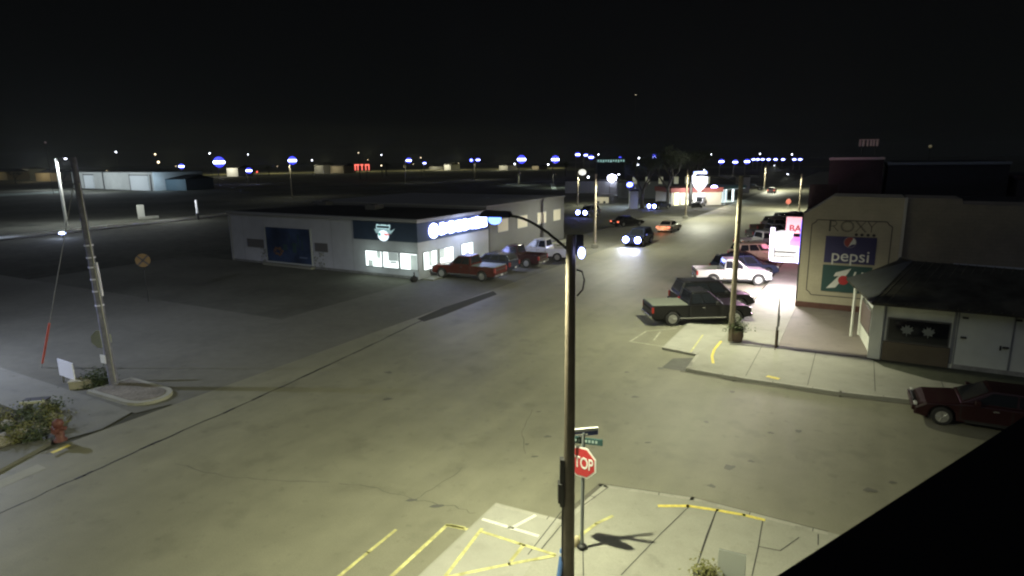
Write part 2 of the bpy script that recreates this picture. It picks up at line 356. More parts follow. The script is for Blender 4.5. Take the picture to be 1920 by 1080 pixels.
street_lamp(near, 7.85, (nl.x-near.x, nl.y-near.y), 'tall bronze street lamp in the foreground with its arm over the street', power=5600, r=.135, rise=.70, lr=.11, drop=.15, lens=emat('near_lens',(.10,.2,1.0),6), color=(1,1.0,.67), cone=173, blend=.40, tilt=-12)
nt = bpy.data.objects['street_lamp']
bx = MB().box(-.20,-.10,-.08,.08,2.0,3.1).box(-.24,-.12,-.1,.1,2.1,2.55); bx.build('meter_box', darkmet, nt, .01)
MB().tube([(-.13,0,0),(-.13,0,2.1)], .03, 8).build('conduit', darkmet, nt)
bb = MB(); bb.tube([(.12,0,7.15),(.22,-.02,7.12),(.27,-.02,6.95),(.24,-.01,6.75),(.13,0,6.62)], .018, 6); bb.build('cable_loop', darkmet, nt)
bl = MB().box(.10,.24,-.07,.07,7.45,7.85); bl.build('photocell_box', darkmet, nt, .01)
MB().ball((.2,-.09,7.5), .09, 10, 6, (.8,.8,1.3)).build('indicator_lamp', emat('cool_indicator', (.35,.4,1), 9), nt)
# wooden service poles with cut-off luminaires along both kerbs
rp = G(1370, 643); street_lamp(rp, HT(rp, 0, 330), (-V*1.6)[:2], 'wooden lamp pole beside the flower barrel and the black pickup', 'lamp poles along the main street', power=5400, cone=170, blend=.5, tilt=-18, color=(1,1,.69), polem=woodl, r=.15, lr=.1, lens=lampwhite, drop=0)
for px, py, ty, lab, pw in ((1115,465,326,'wooden lamp pole on the far kerb beside the oncoming car', 5200), (1285,410,318,'slim wooden lamp pole on the far kerb past the white sedan', 7500)):
    b = G(px, py); t_ = street_lamp(b, HT(b, 0, ty), (V*2.2)[:2], lab, 'lamp poles along the main street', power=pw, polem=woodl, r=.14, lr=.1, lens=lampwhite, drop=0)
    MB().box(-.35,.35,-.25,.25,0,.45).build('base_block', concrete, t_, .04)
for px, py, ty, lab, pw in ((1498,395,326,'wooden lamp pole behind the parked trucks near the theatre corner', 7000), (1432,357,310,'thin wooden lamp pole by the far end of the street', 13000)):
    b = G(px, py); street_lamp(b, HT(b, 0, ty), ((V if px < 1440 else -V)*2)[:2], lab, 'lamp poles along the main street', power=pw, polem=woodl, r=.14, lr=.12, lens=lampwhite, drop=0)
# lamps that keep lighting the street behind the viewer and off to the left
street_lamp(W(-24.4, -9), 8.4, (V*2.4)[:2], 'bronze street lamp on the left kerb behind the viewpoint', None, power=5200, r=.12, color=(1,1,.70))
street_lamp(W(-38.5, 8.6), 8.6, (V*1.5)[:2], 'bluish street lamp beyond the left edge beside the west pavement', None, power=5600, color=(.68,.75,1.0), r=.12)
# ------------------------------------------------------------------ far lamps on the horizon
FARG = 'distant street lamps on the skyline'
def far_lamp(px, base_y, top_y, label, dx=8, power=3000, lr=.45, color=(1,1,.75), lens=None, D=None, r=.16, double=False, on=True):
    lr *= 1.7
    b = G(px, base_y) if D is None else AT(px, 300, D).xy.to_3d()
    h = HT(b, 0, top_y); D_ = b.y
    ax = dx / FPX * D_
    t = street_lamp(b, h+.3, (ax, 0), label, FARG, power=power*.3, polem=woodl, r=r, lens=lens or lampblue, lr=lr, drop=.3, color=color, rise=.2, on=on)
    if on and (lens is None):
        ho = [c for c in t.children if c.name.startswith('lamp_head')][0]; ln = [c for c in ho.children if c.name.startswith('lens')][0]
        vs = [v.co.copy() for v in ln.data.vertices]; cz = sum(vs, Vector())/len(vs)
        ln.data = MB().ball(cz, lr*1.22, 14, 10).build('lens_shape', emat('halo_blue', (.05,.06,1.0), 2.0)).data; bpy.data.objects.remove(bpy.data.objects['lens_shape'])  # blue halo of the lamp put into an oversized glowing shell
        MB().ball(cz + Vector((0,0,-.05*lr)), lr, 14, 8, (1.28,1.28,.78)).build('halo_core', emat('halo_core_white', (.42,.48,1.0), 14), ho)  # white glow core as a band round the halo shell
    if double:
        h2 = MB().ball((-abs(ax)*.9,0,h-.1), lr*.8, 10, 6); h2.build('second_lens', lampblue, t)
        MB().tube([(0,0,h),(-abs(ax),0,h)], .05, 6).build('second_arm', darkmet, t)
    return t
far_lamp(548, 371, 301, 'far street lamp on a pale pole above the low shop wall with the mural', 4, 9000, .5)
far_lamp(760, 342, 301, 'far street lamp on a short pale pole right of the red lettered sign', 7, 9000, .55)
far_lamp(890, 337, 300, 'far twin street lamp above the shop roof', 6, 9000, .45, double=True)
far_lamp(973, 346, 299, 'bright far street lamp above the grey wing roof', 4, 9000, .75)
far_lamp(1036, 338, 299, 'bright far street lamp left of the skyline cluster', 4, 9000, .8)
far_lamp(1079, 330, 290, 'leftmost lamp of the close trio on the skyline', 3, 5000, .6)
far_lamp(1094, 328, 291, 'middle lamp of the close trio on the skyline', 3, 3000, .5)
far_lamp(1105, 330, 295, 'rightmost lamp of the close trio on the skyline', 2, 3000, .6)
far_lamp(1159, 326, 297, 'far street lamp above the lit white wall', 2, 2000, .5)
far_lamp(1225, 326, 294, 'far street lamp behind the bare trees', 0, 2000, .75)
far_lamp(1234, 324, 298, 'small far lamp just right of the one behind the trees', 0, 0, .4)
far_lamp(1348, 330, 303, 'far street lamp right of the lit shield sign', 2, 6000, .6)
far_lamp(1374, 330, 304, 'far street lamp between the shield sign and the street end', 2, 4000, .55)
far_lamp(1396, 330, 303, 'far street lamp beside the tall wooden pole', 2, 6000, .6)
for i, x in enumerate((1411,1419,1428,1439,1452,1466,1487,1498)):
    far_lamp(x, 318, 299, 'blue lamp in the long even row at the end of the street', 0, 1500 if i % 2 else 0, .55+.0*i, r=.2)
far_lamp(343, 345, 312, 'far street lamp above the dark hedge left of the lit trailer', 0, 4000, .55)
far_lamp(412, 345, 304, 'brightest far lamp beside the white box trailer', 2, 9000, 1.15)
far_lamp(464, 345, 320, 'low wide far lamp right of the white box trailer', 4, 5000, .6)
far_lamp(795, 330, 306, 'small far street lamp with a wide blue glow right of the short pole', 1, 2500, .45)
far_lamp(222, 320, 285, 'small white lamp high above the white warehouse', 0, 0, .5, lens=lampwhite)
# pale steel pole near the railway, lit close up
b = G(125, 422); t = street_lamp(b, HT(b, 0, 297), (1.2, 0), 'leaning pale steel lamp pole by the railway, brightly lit near its top', power=6000, polem=mat('pale_pole', (.55,.55,.48), .7), r=.22, lr=.15, lens=lampwhite, color=(.9,.95,1))
point_light(t, (-2.2,-1.2,HT(b,0,297)-.4), 2600, (.75,.85,1), .3)
# tiny far lights
SL = 'tiny lights scattered along the horizon'
def small_light(px, py, D, m, r, label, pw=0):
    p = AT(px, py, D); t = thing('distant_light', label, 'light', (p.x, p.y, 0), 0, SL)
    MB().tube([(0,0,0),(0,0,p.z)], .08, 6).build('mast', darkmet, t); MB().ball((0,0,p.z+r*.5), r, 8, 6).build('lens', m, t)
    if pw: point_light(t, (0,0,p.z+6-r), pw, (1,.95,.5), .5)
SLx = 'faint small light on a thin mast along the horizon'
for px, py, D, m, r in ((291,290,300,lampwarm,.35),(297,305,300,lampwarm,.5),(393,288,300,lampwhite,.25),(465,290,320,lampwhite,.22),(585,301,320,lampwhite,.25),(672,287,330,lampwarm,.2),
        (715,291,330,lampwhite,.2),(715,311,330,lampwarm,.3),(789,296,330,lampwarm,.2),(965,308,300,lampwhite,.28),(1028,309,300,lampwhite,.3),(1122,290,300,lampwhite,.2),(1198,297,300,lampwhite,.3),(1196,309,300,lampwhite,.45),(1156,309,300,lampwhite,.4),
        (1334,290,300,lampwhite,.25),(1425,289,300,lampwhite,.25),(1485,290,300,lampwhite,.25),(1192,178,400,lampwarm,.18),(482,323,300,lampred,.35),(1905,336,160,lampwarm,.3),(1744,276,200,emat('dim_amber',(.6,.5,.2),.12),.5),(1109,341,180,lampwhite,.3),(1103,333,180,lampwhite,.25),(85,268,200,emat('dim_pink',(.5,.2,.2),.1),.3)):
    small_light(px, py, D, m, r, SLx)
for px, py, D, rr_ in ((330,312,505,.5),(430,316,535,.3),(520,312,555,.5),(610,313,575,.3),(690,300,600,.5),(775,308,620,.5),(860,306,640,.5),(950,309,655,.5),(1040,306,670,.4),(90,322,470,.4),(200,320,480,.4)):
    small_light(px, py, D, lampwarm, rr_*.45, 'added warm light by the pale highway strip at the horizon', 7000)  # lights added along the strip to brighten the far highway
# white globe lamp and nearby yard lights in the middle distance
b = G(1083, 386); street_lamp(b, HT(b, 0, 322), (.6,0), 'thin pale pole with a round white globe lamp behind the grey wing', power=3000, polem=woodl, r=.15, lr=.6, lens=emat('globe_white',(.9,.9,.8),1.1), drop=.3)
b = G(1190, 388); street_lamp(b, HT(b, 0, 345), (-.8,0), 'blue yard lamp washing a pale wall beside the bare tree', power=3500, lr=.45, drop=.3, color=(.6,.75,1))
b = G(1143, 362); street_lamp(b, HT(b, 0, 333), (.3,0), 'glaring white yard lamp in front of the long pale wall', power=5000, lr=.9, drop=.3, color=(.8,.85,1), lens=emat('glare_white', (.7,.72,1), 60))
b = G(1330, 384); street_lamp(b, HT(b, 0, 352), (.5,0), 'violet yard lamp on the store wall beside the shield sign', power=1500, lr=.55, drop=.3, color=(.7,.7,1), lens=emat('violet_lamp',(.45,.4,1),30))
# ------------------------------------------------------------------ vehicles
def bil(q, u, v): return (q[0]*(1-u)+q[1]*u)*(1-v) + (q[3]*(1-u)+q[2]*u)*v
def pane(q, u0, u1, v0, v1, off=.012):
    q = [Vector(p) for p in q]; n = (q[1]-q[0]).cross(q[3]-q[0]).normalized()
    a = [bil(q,u0,v0), bil(q,u1,v0), bil(q,u1,v1), bil(q,u0,v1)]
    return MB().hexa([p - n*.02 for p in a], [p + n*off for p in a])
PAINT = {}
def paint(name, c, rough=.2):
    return mat('paint_'+name, c, rough, metal=0, nscale=2, namt=.05, spec=.35)
def vehicle(name, label, cat, pos, head, kind, pm, group=None, L=None, Wd=None, Ht=None, lights=None, tonneau=None, glow=None):
    L = L or {'pickup':5.7,'suv':4.9,'sedan':4.7}[kind]; Wd = Wd or {'pickup':1.98,'suv':1.92,'sedan':1.8}[kind]; Ht = Ht or {'pickup':1.9,'suv':1.78,'sedan':1.43}[kind]
    t = thing(name, label, cat, (pos[0], pos[1], 0), -R(head), group)
    h = L/2; w = Wd/2
    if kind == 'sedan': r = .33; sill = .22; belt = .92; hood = .9; fy = h-.85; ry = -h+.95
    elif kind == 'suv': r = .38; sill = .30; belt = 1.08; hood = 1.06; fy = h-.9; ry = -h+1.0
    else: r = .41; sill = .40; belt = 1.18; hood = 1.16; fy = h-.95; ry = -h+1.2
    ra = r+.07
    def arch(yc, rev=True):
        return [(yc+ra*math.cos(a), r+ra*math.sin(a)) for a in [math.pi*k/8 for k in range(9)]]
    def low(y0, y1, top, yw):
        """side outline: bottom from front to back with arches, then the top from back to front"""
        p = [(y1, sill+.08)]
        for yc in sorted(yw, reverse=True):
            a = arch(yc); p += [(yc+ra, sill)] + [q for q in a if q[1] > sill+.02] + [(yc-ra, sill)]
        p += [(y0, sill+.08)] + top
        return p[::-1]
    if kind == 'pickup':
        cab0 = -.75
        top = [(cab0, belt), (h-1.75, belt), (h-1.6, hood), (h-.35, hood-.07), (h-.05, hood-.22), (h, .6)]
        MB().pyz(low(cab0, h, top, [fy]), -w, w).build('body', pm, t, .05)
        bt = [(-h, belt-.02), (cab0, belt)]
        bed = MB()
        for sx in (-1, 1): bed.pyz(low(-h, cab0-.03, bt, [ry]), sx*w if sx < 0 else w-.14, sx*w+.14 if sx < 0 else w)
        bed.box(-w+.13, w-.13, -h, -h+.09, sill+.1, belt-.03).box(-w+.13, w-.13, -h+.09, cab0-.03, .62, .68).box(-w+.13,w-.13,cab0-.1,cab0-.03,.68,belt)
        bo = bed.build('cargo_bed', pm, t, .02)
        if tonneau: MB().box(-w+.05, w-.05, -h+.03, cab0-.05, belt-.01, belt+.035).build('bed_cover', tonneau, t, .02)
        MB().box(-w+.2, w-.2, -h-.005, -h+.0, .9, 1.0).build('tailgate_handle', black, t)
        g0b, g1b, g0t, g1t = cab0+.03, h-1.6, cab0+.18, h-2.45
    elif kind == 'suv':
        top = [(-h+.02, .75), (-h+.03, belt), (h-1.5, belt), (h-1.4, hood), (h-.3, hood-.08), (h-.03, hood-.3), (h, .55)]
        MB().pyz(low(-h, h, top, [fy, ry]), -w, w).build('body', pm, t, .06)
        g0b, g1b, g0t, g1t = -h+.08, h-1.35, -h+.42, h-2.15
    else:
        top = [(-h, .55), (-h+.03, belt-.03), (-h+.9, belt), (h-1.5, belt), (h-1.35, hood-.02), (h-.35, hood-.14), (h-.03, hood-.32), (h, .45)]
        MB().pyz(low(-h, h, top, [fy, ry]), -w, w).build('body', pm, t, .06)
        g0b, g1b, g0t, g1t = -h+.55, h-1.3, -h+1.3, h-2.2
    zb = belt-.02; wb = w-.06; wt = w-.26
    B = [Vector((-wb,g0b,zb)), Vector((wb,g0b,zb)), Vector((wb,g1b,zb)), Vector((-wb,g1b,zb))]
    T = [Vector((-wt,g0t,Ht)), Vector((wt,g0t,Ht)), Vector((wt,g1t,Ht)), Vector((-wt,g1t,Ht))]
    MB().hexa(B, T).build('cabin', pm, t, .05)
    pane([B[2],B[3],T[3],T[2]], .07,.93,.12,.9).build('windshield', glassd, t)
    pane([B[0],B[1],T[1],T[0]], .08,.92,.2,.88).build('rear_window', glassd, t)
    n = 2 if kind != 'suv' else 3
    for q in ([B[1],B[2],T[2],T[1]], [B[3],B[0],T[0],T[3]]):
        rev = q[0] is B[3]
        cuts = [.04,.46,.92] if n == 2 else [.04,.32,.62,.93]
        for a, b_ in zip(cuts[:-1], cuts[1:]):
            u0, u1 = (a, b_) if not rev else (1-b_, 1-a)
            pane(q, u0+.015, u1-.015, .14, .86).build('side_window', glassd, t)
    for sx in (-1, 1):
        for yc in (fy, ry):
            x1 = sx*(w+.0); x0 = sx*(w-.24)
            ty = MB().tube([(x0,yc,r),(x0+sx*.03,yc,r),(x1-sx*.03,yc,r),(x1,yc,r)], [r*.9,r,r,r*.9], 20).build('wheel', black, t)
            rm = MB().disc_x(x1-sx*.02, x1+sx*.008, yc, r, r*.62, 16)
            for k in range(5):
                a = 2*math.pi*k/5; d = Vector((0, math.cos(a), math.sin(a))); 
                rm.tube([Vector((x1+sx*.012,yc,r))+d*.04, Vector((x1+sx*.012,yc,r))+d*r*.6], .028, 5)
            rm.build('rim', rim, ty)
        hl = MB().box(sx*(w-.08)-.2 if sx > 0 else -w+.08-.02, sx*(w-.08)+.02 if sx > 0 else -w+.08+.2, h-.09, h+.012, hood-.36, hood-.2)
        hon = lights in ('head','both')
        hl.build('headlight', headm, t, .02)
        if hon: MB().ball((sx*(w-.3),h+.03,hood-.28), .34, 10, 8, (1,.5,1)).build('headlight_beam_lens', emat('head_on',(.22,.27,1),50), t)  # lit headlight's blue flare built as an oversized glowing ball
        if kind == 'sedan': tl = MB().box(sx*w-.3 if sx > 0 else -w+.0, sx*w-.0 if sx > 0 else -w+.3, -h-.012, -h+.1, belt-.28, belt-.12)
        else: tl = MB().box(sx*(w-.09)-.09 if sx > 0 else -w-.006, w+.006 if sx > 0 else -w+.18, -h-.012, -h+.12, belt-.42, belt-.08)
        tl.build('taillight', emat('tail_on',(1,.16,.06),2.5) if lights in ('tail','both') else tailm, t, .015)
        MB().box(sx*(w+.02) if sx > 0 else -w-.2, sx*(w+.2) if sx > 0 else -w-.02, g1b-.55, g1b-.4, belt+.02, belt+.2).build('mirror', black if pm.name.find('black') >= 0 else pm, t, .02)
        MB().box(sx*w-.004 if sx > 0 else -w-.02, sx*w+.02 if sx > 0 else -w+.004, .0, .16, belt-.16, belt-.12).build('door_handle', chrome, t)
    for sx in (-1, 1):
        sy = MB(); x_ = sx*(w+.003)
        ys = [g0b+.35, (g0b+g1b)/2, g1b-.05] if kind != 'pickup' else [g0b+.08, (g0b+g1b)/2-.1, g1b-.1]
        for y_ in ys: sy.box(min(x_,x_-sx*.02), max(x_,x_-sx*.02), y_-.012, y_+.012, sill+.12, belt-.03)
        sy.box(min(x_,x_-sx*.02), max(x_,x_-sx*.02), ys[0], ys[-1], sill+.10, sill+.125); sy.build('door_seams', black, t)
        MB().box(min(sx*(w+.012),sx*(w-.01)), max(sx*(w+.012),sx*(w-.01)), -h+1.6 if kind != 'sedan' else -h+1.4, h-1.5, sill+.02, sill+.09).build('sill_trim', chrome if kind == 'pickup' else black, t)
    MB().box(-w+.03, w-.03, h-.1, h+.07, .42, .62).build('front_bumper', chrome if kind == 'pickup' else pm, t, .03)
    MB().box(-w+.03, w-.03, -h-.08, -h+.08, .42, .62).build('rear_bumper', chrome if kind == 'pickup' else pm, t, .03)
    MB().box(-w*.55, w*.55, h-.02, h+.02, hood-.4, hood-.18).build('grille', black, t)
    MB().box(-.16, .16, -h-.1, -h-.085, .46, .58).build('licence_plate', swhite, t)
    MB().box(-w+.3, w-.3, -h+.3, h-.3, .25, .5).build('chassis', black, t)
    return t
pw_ = paint('white', (.5,.5,.49)); pb = paint('black', (.007,.007,.008), .3); pr = paint('red', (.085,.012,.008)); pg = paint('grey', (.13,.13,.13)); pt_ = paint('tan', (.34,.28,.21))
pdk = paint('dark_blue', (.02,.025,.05)); pmar = paint('maroon', (.035,.010,.012)); psil = paint('silver', (.36,.36,.37)); pbr = paint('brown', (.10,.075,.05)); pdr = paint('dark_red', (.019,.004,.005), .35)
RG = 'vehicles parked at an angle along the right kerb'; LG = 'vehicles parked nose-in by the grey shop'
def VW(c, s): p = W(c, s); return (p.x, p.y)
cover = mat('bed_cover_vinyl', (.12,.13,.11), .6)
vehicle('pickup_truck', 'black pickup truck with a flat grey bed cover, nearest of the parked row', 'pickup truck', (10.65,34.5), 87, 'pickup', pb, RG, L=5.75, tonneau=cover)
vehicle('parked_suv', 'black SUV parked just behind the black pickup with the bed cover', 'suv', (12.5,37.7), 86, 'suv', pb, RG, L=4.8, Ht=1.85)
vehicle('pickup_truck', 'white pickup truck with open bed beside the wooden lamp pole', 'pickup truck', (16.5,45.4), 96, 'pickup', pw_, RG, L=5.4)
row = [('parked_suv','dark SUV parked between the white pickup and the maroon sedan','suv',50.8,'suv',pdk,-7.6),
 ('parked_car','maroon sedan parked second beyond the white pickup','car',54.6,'sedan',pmar,-8.1),
 ('parked_suv','tan SUV with a pale roof parked third beyond the white pickup','suv',58.6,'suv',pt_,-7.6),
 ('parked_car','silver sedan parked beyond the tan SUV','car',62.6,'sedan',psil,-7.8),
 ('pickup_truck','white work pickup parked behind the glowing marquee nose','pickup truck',66.8,'pickup',pw_,-8.2),
 ('parked_car','dark blue sedan parked beyond the white work pickup','car',70.8,'sedan',pdk,-8.0),
 ('pickup_truck','grey pickup parked level with the red lettered sign','pickup truck',75.2,'pickup',pg,-8.3),
 ('pickup_truck','brown pickup with a tall cab parked past the grey one','pickup truck',81.5,'pickup',pbr,-8.8),
 ('parked_suv','large brown SUV parked near the far end of the row','suv',86.5,'suv',pbr,-8.6),
 ('parked_suv','black SUV parked last but one in the row','suv',92.5,'suv',pb,-8.0),
 ('parked_car','dark car with bright lamps parked last in the row','car',99,'sedan',pdk,-7.6)]
for nm, lab, cat, s_, k, pm, c_ in row:
    vehicle(nm, lab, cat, VW(c_, s_), 84 + random.uniform(-5,5), k, pm, RG, lights='head' if 'bright' in lab else None)
vehicle('pickup_truck', 'red pickup truck parked nose-in nearest the shop corner', 'pickup truck', VW(-27.0,40.7), 298, 'pickup', pr, LG, L=5.9, tonneau=mat('pale_cover',(.3,.36,.34),.5))
vehicle('parked_car', 'dark hatchback parked between the red and maroon pickups', 'car', VW(-27.0,44.1), 297, 'suv', pdk, LG, L=4.6, Ht=1.6)
vehicle('pickup_truck', 'maroon pickup truck parked beside the white crew cab', 'pickup truck', VW(-26.6,47.6), 297, 'pickup', pmar, LG, L=5.6)
vehicle('pickup_truck', 'white crew cab pickup parked under the grey wing windows', 'pickup truck', VW(-25.9,51.8), 294, 'pickup', pw_, LG, L=6.0, Ht=2.0)
v_ = vehicle('moving_car', 'dark blue car driving towards the viewer with both headlights on', 'car', VW(-20.9,65.5), 209.5, 'suv', pdk, None, lights='head', L=4.9)
for sx in (-.6,.6):
    lamp_light(v_, (sx,2.75,.8), 800, (.85,.92,1), size=R(64), rad=.08, rot=(R(74),0,0), blend=.8)
vehicle('moving_car', 'white sedan with glowing orange-red tail lights by the far kerb', 'car', VW(-21.3,79.2), 33, 'sedan', paint('cream',(.62,.55,.42)), None, lights='tail')
point_light(bpy.data.objects['moving_car.001'], (0,-2.9,.7), 30, (1,.25,.1), .2)
vehicle('parked_car', 'dark car with one lit lamp parked left of the white sedan', 'car', VW(-28.4,83.5), 60, 'sedan', pb, None, lights='tail')
vehicle('parked_suv', 'dark SUV parked near the tan trailer, lamps shining', 'suv', VW(-39.0,95), 215, 'suv', pb, None, lights='head')
vehicle('parked_car', 'dark blue car parked below the bare tree, lamp on', 'car', VW(-32.6,114), 230, 'sedan', pdk, None, lights='head')
vehicle('parked_suv', 'black SUV parked outside the lit store beside the sign column', 'suv', VW(-27.2,122), 210, 'suv', pb, None)
vehicle('pickup_truck', 'black pickup at the far end of the street before the canopy', 'pickup truck', VW(-26.8,187), 120, 'pickup', pb, None)
vehicle('moving_car', 'tiny white car with tail lights at the far end of the street', 'car', VW(-20.5,176), 29.5, 'sedan', pw_, None, lights='tail')
vehicle('parked_car', 'dark red car parked along the side street kerb at the right', 'car', VW(4.7,25.75), 298, 'sedan', pdr, None, L=4.8, Ht=1.4)
# ------------------------------------------------------------------ shop with mural and lit signs (west side)
def bquad(x0, x1, z0, z1, y, d, m, name, parent, bevel=0, label=None): return MB().box(x0,x1,y-d,y,z0,z1).build(name, m, parent, bevel, label)
S = 38.3
shop = thing('corner_shop', 'low grey corner shop with a dark band, glowing signs and a framed mural', 'shop', W(-30.2, S), STREET_RZ)
# local x along V (0 at the corner), local y along U
wl = MB().box(-22.9,0,0,10.7,0,4.55); wl.build('wall', pizzawall, shop, .02)
MB().box(-23.0,.12,-.12,10.7,4.55,4.78).build('coping', mat('coping_metal',(.30,.30,.31),.6), shop, .02)
MB().box(-22.8,-.1,.2,10.6,4.56,4.66).build('roof', roofd, shop)
rf = MB(); rf.add([(-22.9,.4,4.79),(-.2,.4,4.79),(-.2,10.6,4.79),(-22.9,10.6,4.79),(-16,5.5,5.15),(-6,5.5,5.15)], [(0,1,5,4),(1,2,5),(2,3,4,5),(3,0,4)]); rf.build('low_hipped_roof', roofd, shop)
bquad(-6.7,.035,2.97,4.5,-.002,.05,fascia,'dark_band',shop)
MB().box(-.0+.002,.05,-.05,10.65,2.97,4.5).build('dark_band', fascia, shop)
litc = emat('lit_pane', (.88,1.0,1.0), 2.0, True); lit2 = emat('lit_pane_pale', (.72,.95,.85), .55, True)
shade = mat('interior_dark', (.12,.14,.17), .8); frm = mat('window_frame', (.30,.31,.33), .6)
for x0, x1, bits in ((-5.45,-3.75,[(.15,.45,0,.4),(.72,.95,.55,1)]), (-3.55,-2.0,[(.35,1,.45,1),(.45,.9,.3,.42)]), (-1.75,-.08,[(.6,1,.0,.95)])):
    f_ = MB().box(x0-.06,x1+.06,-.06,-.003,.72,2.10).build('window', frm, shop)
    MB().box(x0,x1,-.075,-.061,.78,2.04).build('pane', litc, f_)
    bm = MB()
    for a, b_, c, d in bits: bm.box(x0+(x1-x0)*a, x0+(x1-x0)*b_, -.085,-.076, .78+1.26*c, .78+1.26*d)
    bm.build('interior_shapes', emat('dim_interior',(.30,.38,.42),.35), f_)
for y0, y1, bits in ((.65,2.35,[(.35,.62,.15,1)]), (2.85,4.75,[(0,.35,.45,1),(.45,.85,.25,.32),(.45,.85,.45,.52)]), (6.1,7.85,[(.3,.62,.15,.95)])):
    f_ = MB().box(.003,.06,y0-.06,y1+.06,.62,2.14).build('window', frm, shop)
    MB().box(.061,.075,y0,y1,.68,2.08).build('pane', litc, f_)
    bm = MB()
    for a, b_, c, d in bits: bm.box(.076,.085, y0+(y1-y0)*a, y0+(y1-y0)*b_, .68+1.4*c, .68+1.4*d)
    bm.build('interior_shapes', emat('dim_interior',(.30,.38,.42),.35), f_)
# mural, framed, with painted shapes of its own
mu = bquad(-17.65,-11.9,.35,3.5,-.003,.06,mat('mural_navy',(.028,.048,.11),.6,nscale=.6,namt=.5,big=.3,bigscale=.4),'mural',shop)
MB().box(-17.75,-11.8,-.09,-.004,.22,.34).box(-17.78,-17.66,-.09,-.004,.34,3.55).box(-11.89,-11.78,-.09,-.004,.34,3.55).build('mural_frame', mat('frame_pale',(.42,.44,.44),.7), mu)
ms = MB()
for i in range(16):
    a = i*.39; x = -16.2+.5*math.cos(a)*random.uniform(.5,1.3); z = 1.35+.35*math.sin(a)*random.uniform(.5,1.2); ms.ball((x,-.065,z), random.uniform(.1,.2), 7, 5, (1,.06,.8))
ms.build('painted_flowers', mat('mural_ochre',(.16,.085,.05),.8), mu)
for x, z, w_, h_ in ((-14.6,2.9,.12,.5),(-14.2,1.7,.5,.9),(-13.5,2.2,.16,1.2),(-13.0,2.0,.14,1.0),(-14.4,2.4,.8,.10),(-15.4,1.9,.5,.5)):
    MB().box(x,x+w_,-.07,-.063,z-.4,z-.4+h_).build('painted_building', mat('mural_teal',(.035,.075,.085),.8), mu)
MB().box(-13.4,-12.4,-.07,-.063,.85,.97).build('painted_scroll', mat('mural_pale',(.14,.18,.30),.8), mu)
for x0, x1, z0, z1 in ((-20.4,-18.1,1.5,2.28),(-11.4,-9.85,1.6,2.36)):
    bquad(x0,x1,z0,z1,-.003,.04,mat('grey_panel',(.13,.125,.13),.7),'wall_panel',shop)
MB().box(-17.9,-11.6,-.5,-.02,.0,.18).build('mural_step', concrete, shop)
gr_ = MB()
for i in range(60):
    x = random.choice((random.uniform(-18.6,-17.8), random.uniform(-11.7,-10.4))); z = random.uniform(.2,1.5); gr_.ball((x,-.02,z), random.uniform(.04,.12), 6, 4, (1,.25,1))
gr_.build('wall_creeper', mat('faded_creeper',(.25,.26,.24),.9), shop)
for x in (-6.9,-9.3,-20.9): MB().box(x-.012,x+.012,-.008,-.001,.1,4.5).build('panel_joint', mat('joint_grey',(.25,.25,.27),.8), shop)
MB().tube([(-22.6,-.07,.1),(-22.6,-.07,4.5)], .05, 6).build('downpipe', mat('downpipe_pale',(.3,.3,.31),.7), shop)
MB().box(-22.9,-.1,-.012,-.001,.02,.22).build('splash_band', mat('splash_grey',(.20,.20,.20),.9,nscale=2,namt=.3), shop)
for x, y, w_ in ((-9,4,1.2),(-17,6,1.0)):
    au = MB().box(x,x+w_,y,y+w_,4.85,5.45).build('roof_unit', mat('unit_grey',(.12,.12,.12),.7), shop, .03); MB().tube([(x+w_/2,y+w_/2,5.45),(x+w_/2,y+w_/2,5.52)], .35, 12).build('fan_grille', darkmet, au)
# front emblem: crown over a banner over a round face
emb = bpy.data.objects.new('glowing_emblem', None); col.objects.link(emb); emb.parent = shop; emb.location = (-3.35,-.06,3.68)
ew = emat('neon_white', (.75,.9,1), 1.5, True)
MB().pxz([(-.75,.58),(-.78,.25),(.62,.25),(.7,.58),(.62,.62),(.3,.55),(.28,.60),(-.28,.60),(-.3,.55),(-.68,.62)],-.03,0).build('crown', emat('neon_outline',(.5,.8,.85),.9), emb)
MB().box(-.68,.6,-.045,-.031,.32,.5).build('crown_band', fascia, emb)
MB().pxz([(-1.0,.22),(-.8,-.12),(.72,-.12),(1.15,.3),(.75,.12),(.6,.24)],-.025,0).build('banner', emat('banner_teal',(.30,.55,.6),.55), emb)
MB().pxz([(.56*math.cos(a)-.05,-.30+.44*math.sin(a)) for a in [2*math.pi*k/20 for k in range(20)]],-.05,-.026).build('round_badge', ew, emb)
MB().pxz([(-.42+.14*math.cos(a),-.20+.14*math.sin(a)) for a in [2*math.pi*k/12 for k in range(12)]],-.062,-.051).build('green_spot', emat('neon_green',(.05,.55,.45),.6), emb)
MB().pxz([(.02,-.10),(.50,-.12),(.62,-.2),(.3,-.3),(.05,-.22)],-.062,-.051).build('red_spot', emat('neon_red',(1,.15,.15),.8), emb)
# side sign: round emblem followed by a run of glowing channel letters
sg = bpy.data.objects.new('glowing_letters', None); col.objects.link(sg); sg.parent = shop; sg.location = (.05,0,0)
glow = emat('letter_glow', (.36,.42,1.0), 16, True)
def py_(pts, x0, x1): return MB().pyz(pts, x0, x1)
mb = MB(); cy_ = 2.05
n = 22
for k in range(n):
    a0 = 2*math.pi*k/n; a1 = 2*math.pi*(k+1)/n
    mb.pyz([(cy_+.62*math.cos(a0),3.72+.60*math.sin(a0)),(cy_+.62*math.cos(a1),3.72+.60*math.sin(a1)),(cy_+.45*math.cos(a1),3.72+.44*math.sin(a1)),(cy_+.45*math.cos(a0),3.72+.44*math.sin(a0))], .02, .09)
mb.pyz([(cy_-.35,3.95),(cy_+.35,3.95),(cy_+.3,3.7),(cy_+.1,3.25),(cy_,3.6),(cy_-.1,3.25),(cy_-.3,3.7)], .02, .09)
mb.build('round_emblem', glow, sg)
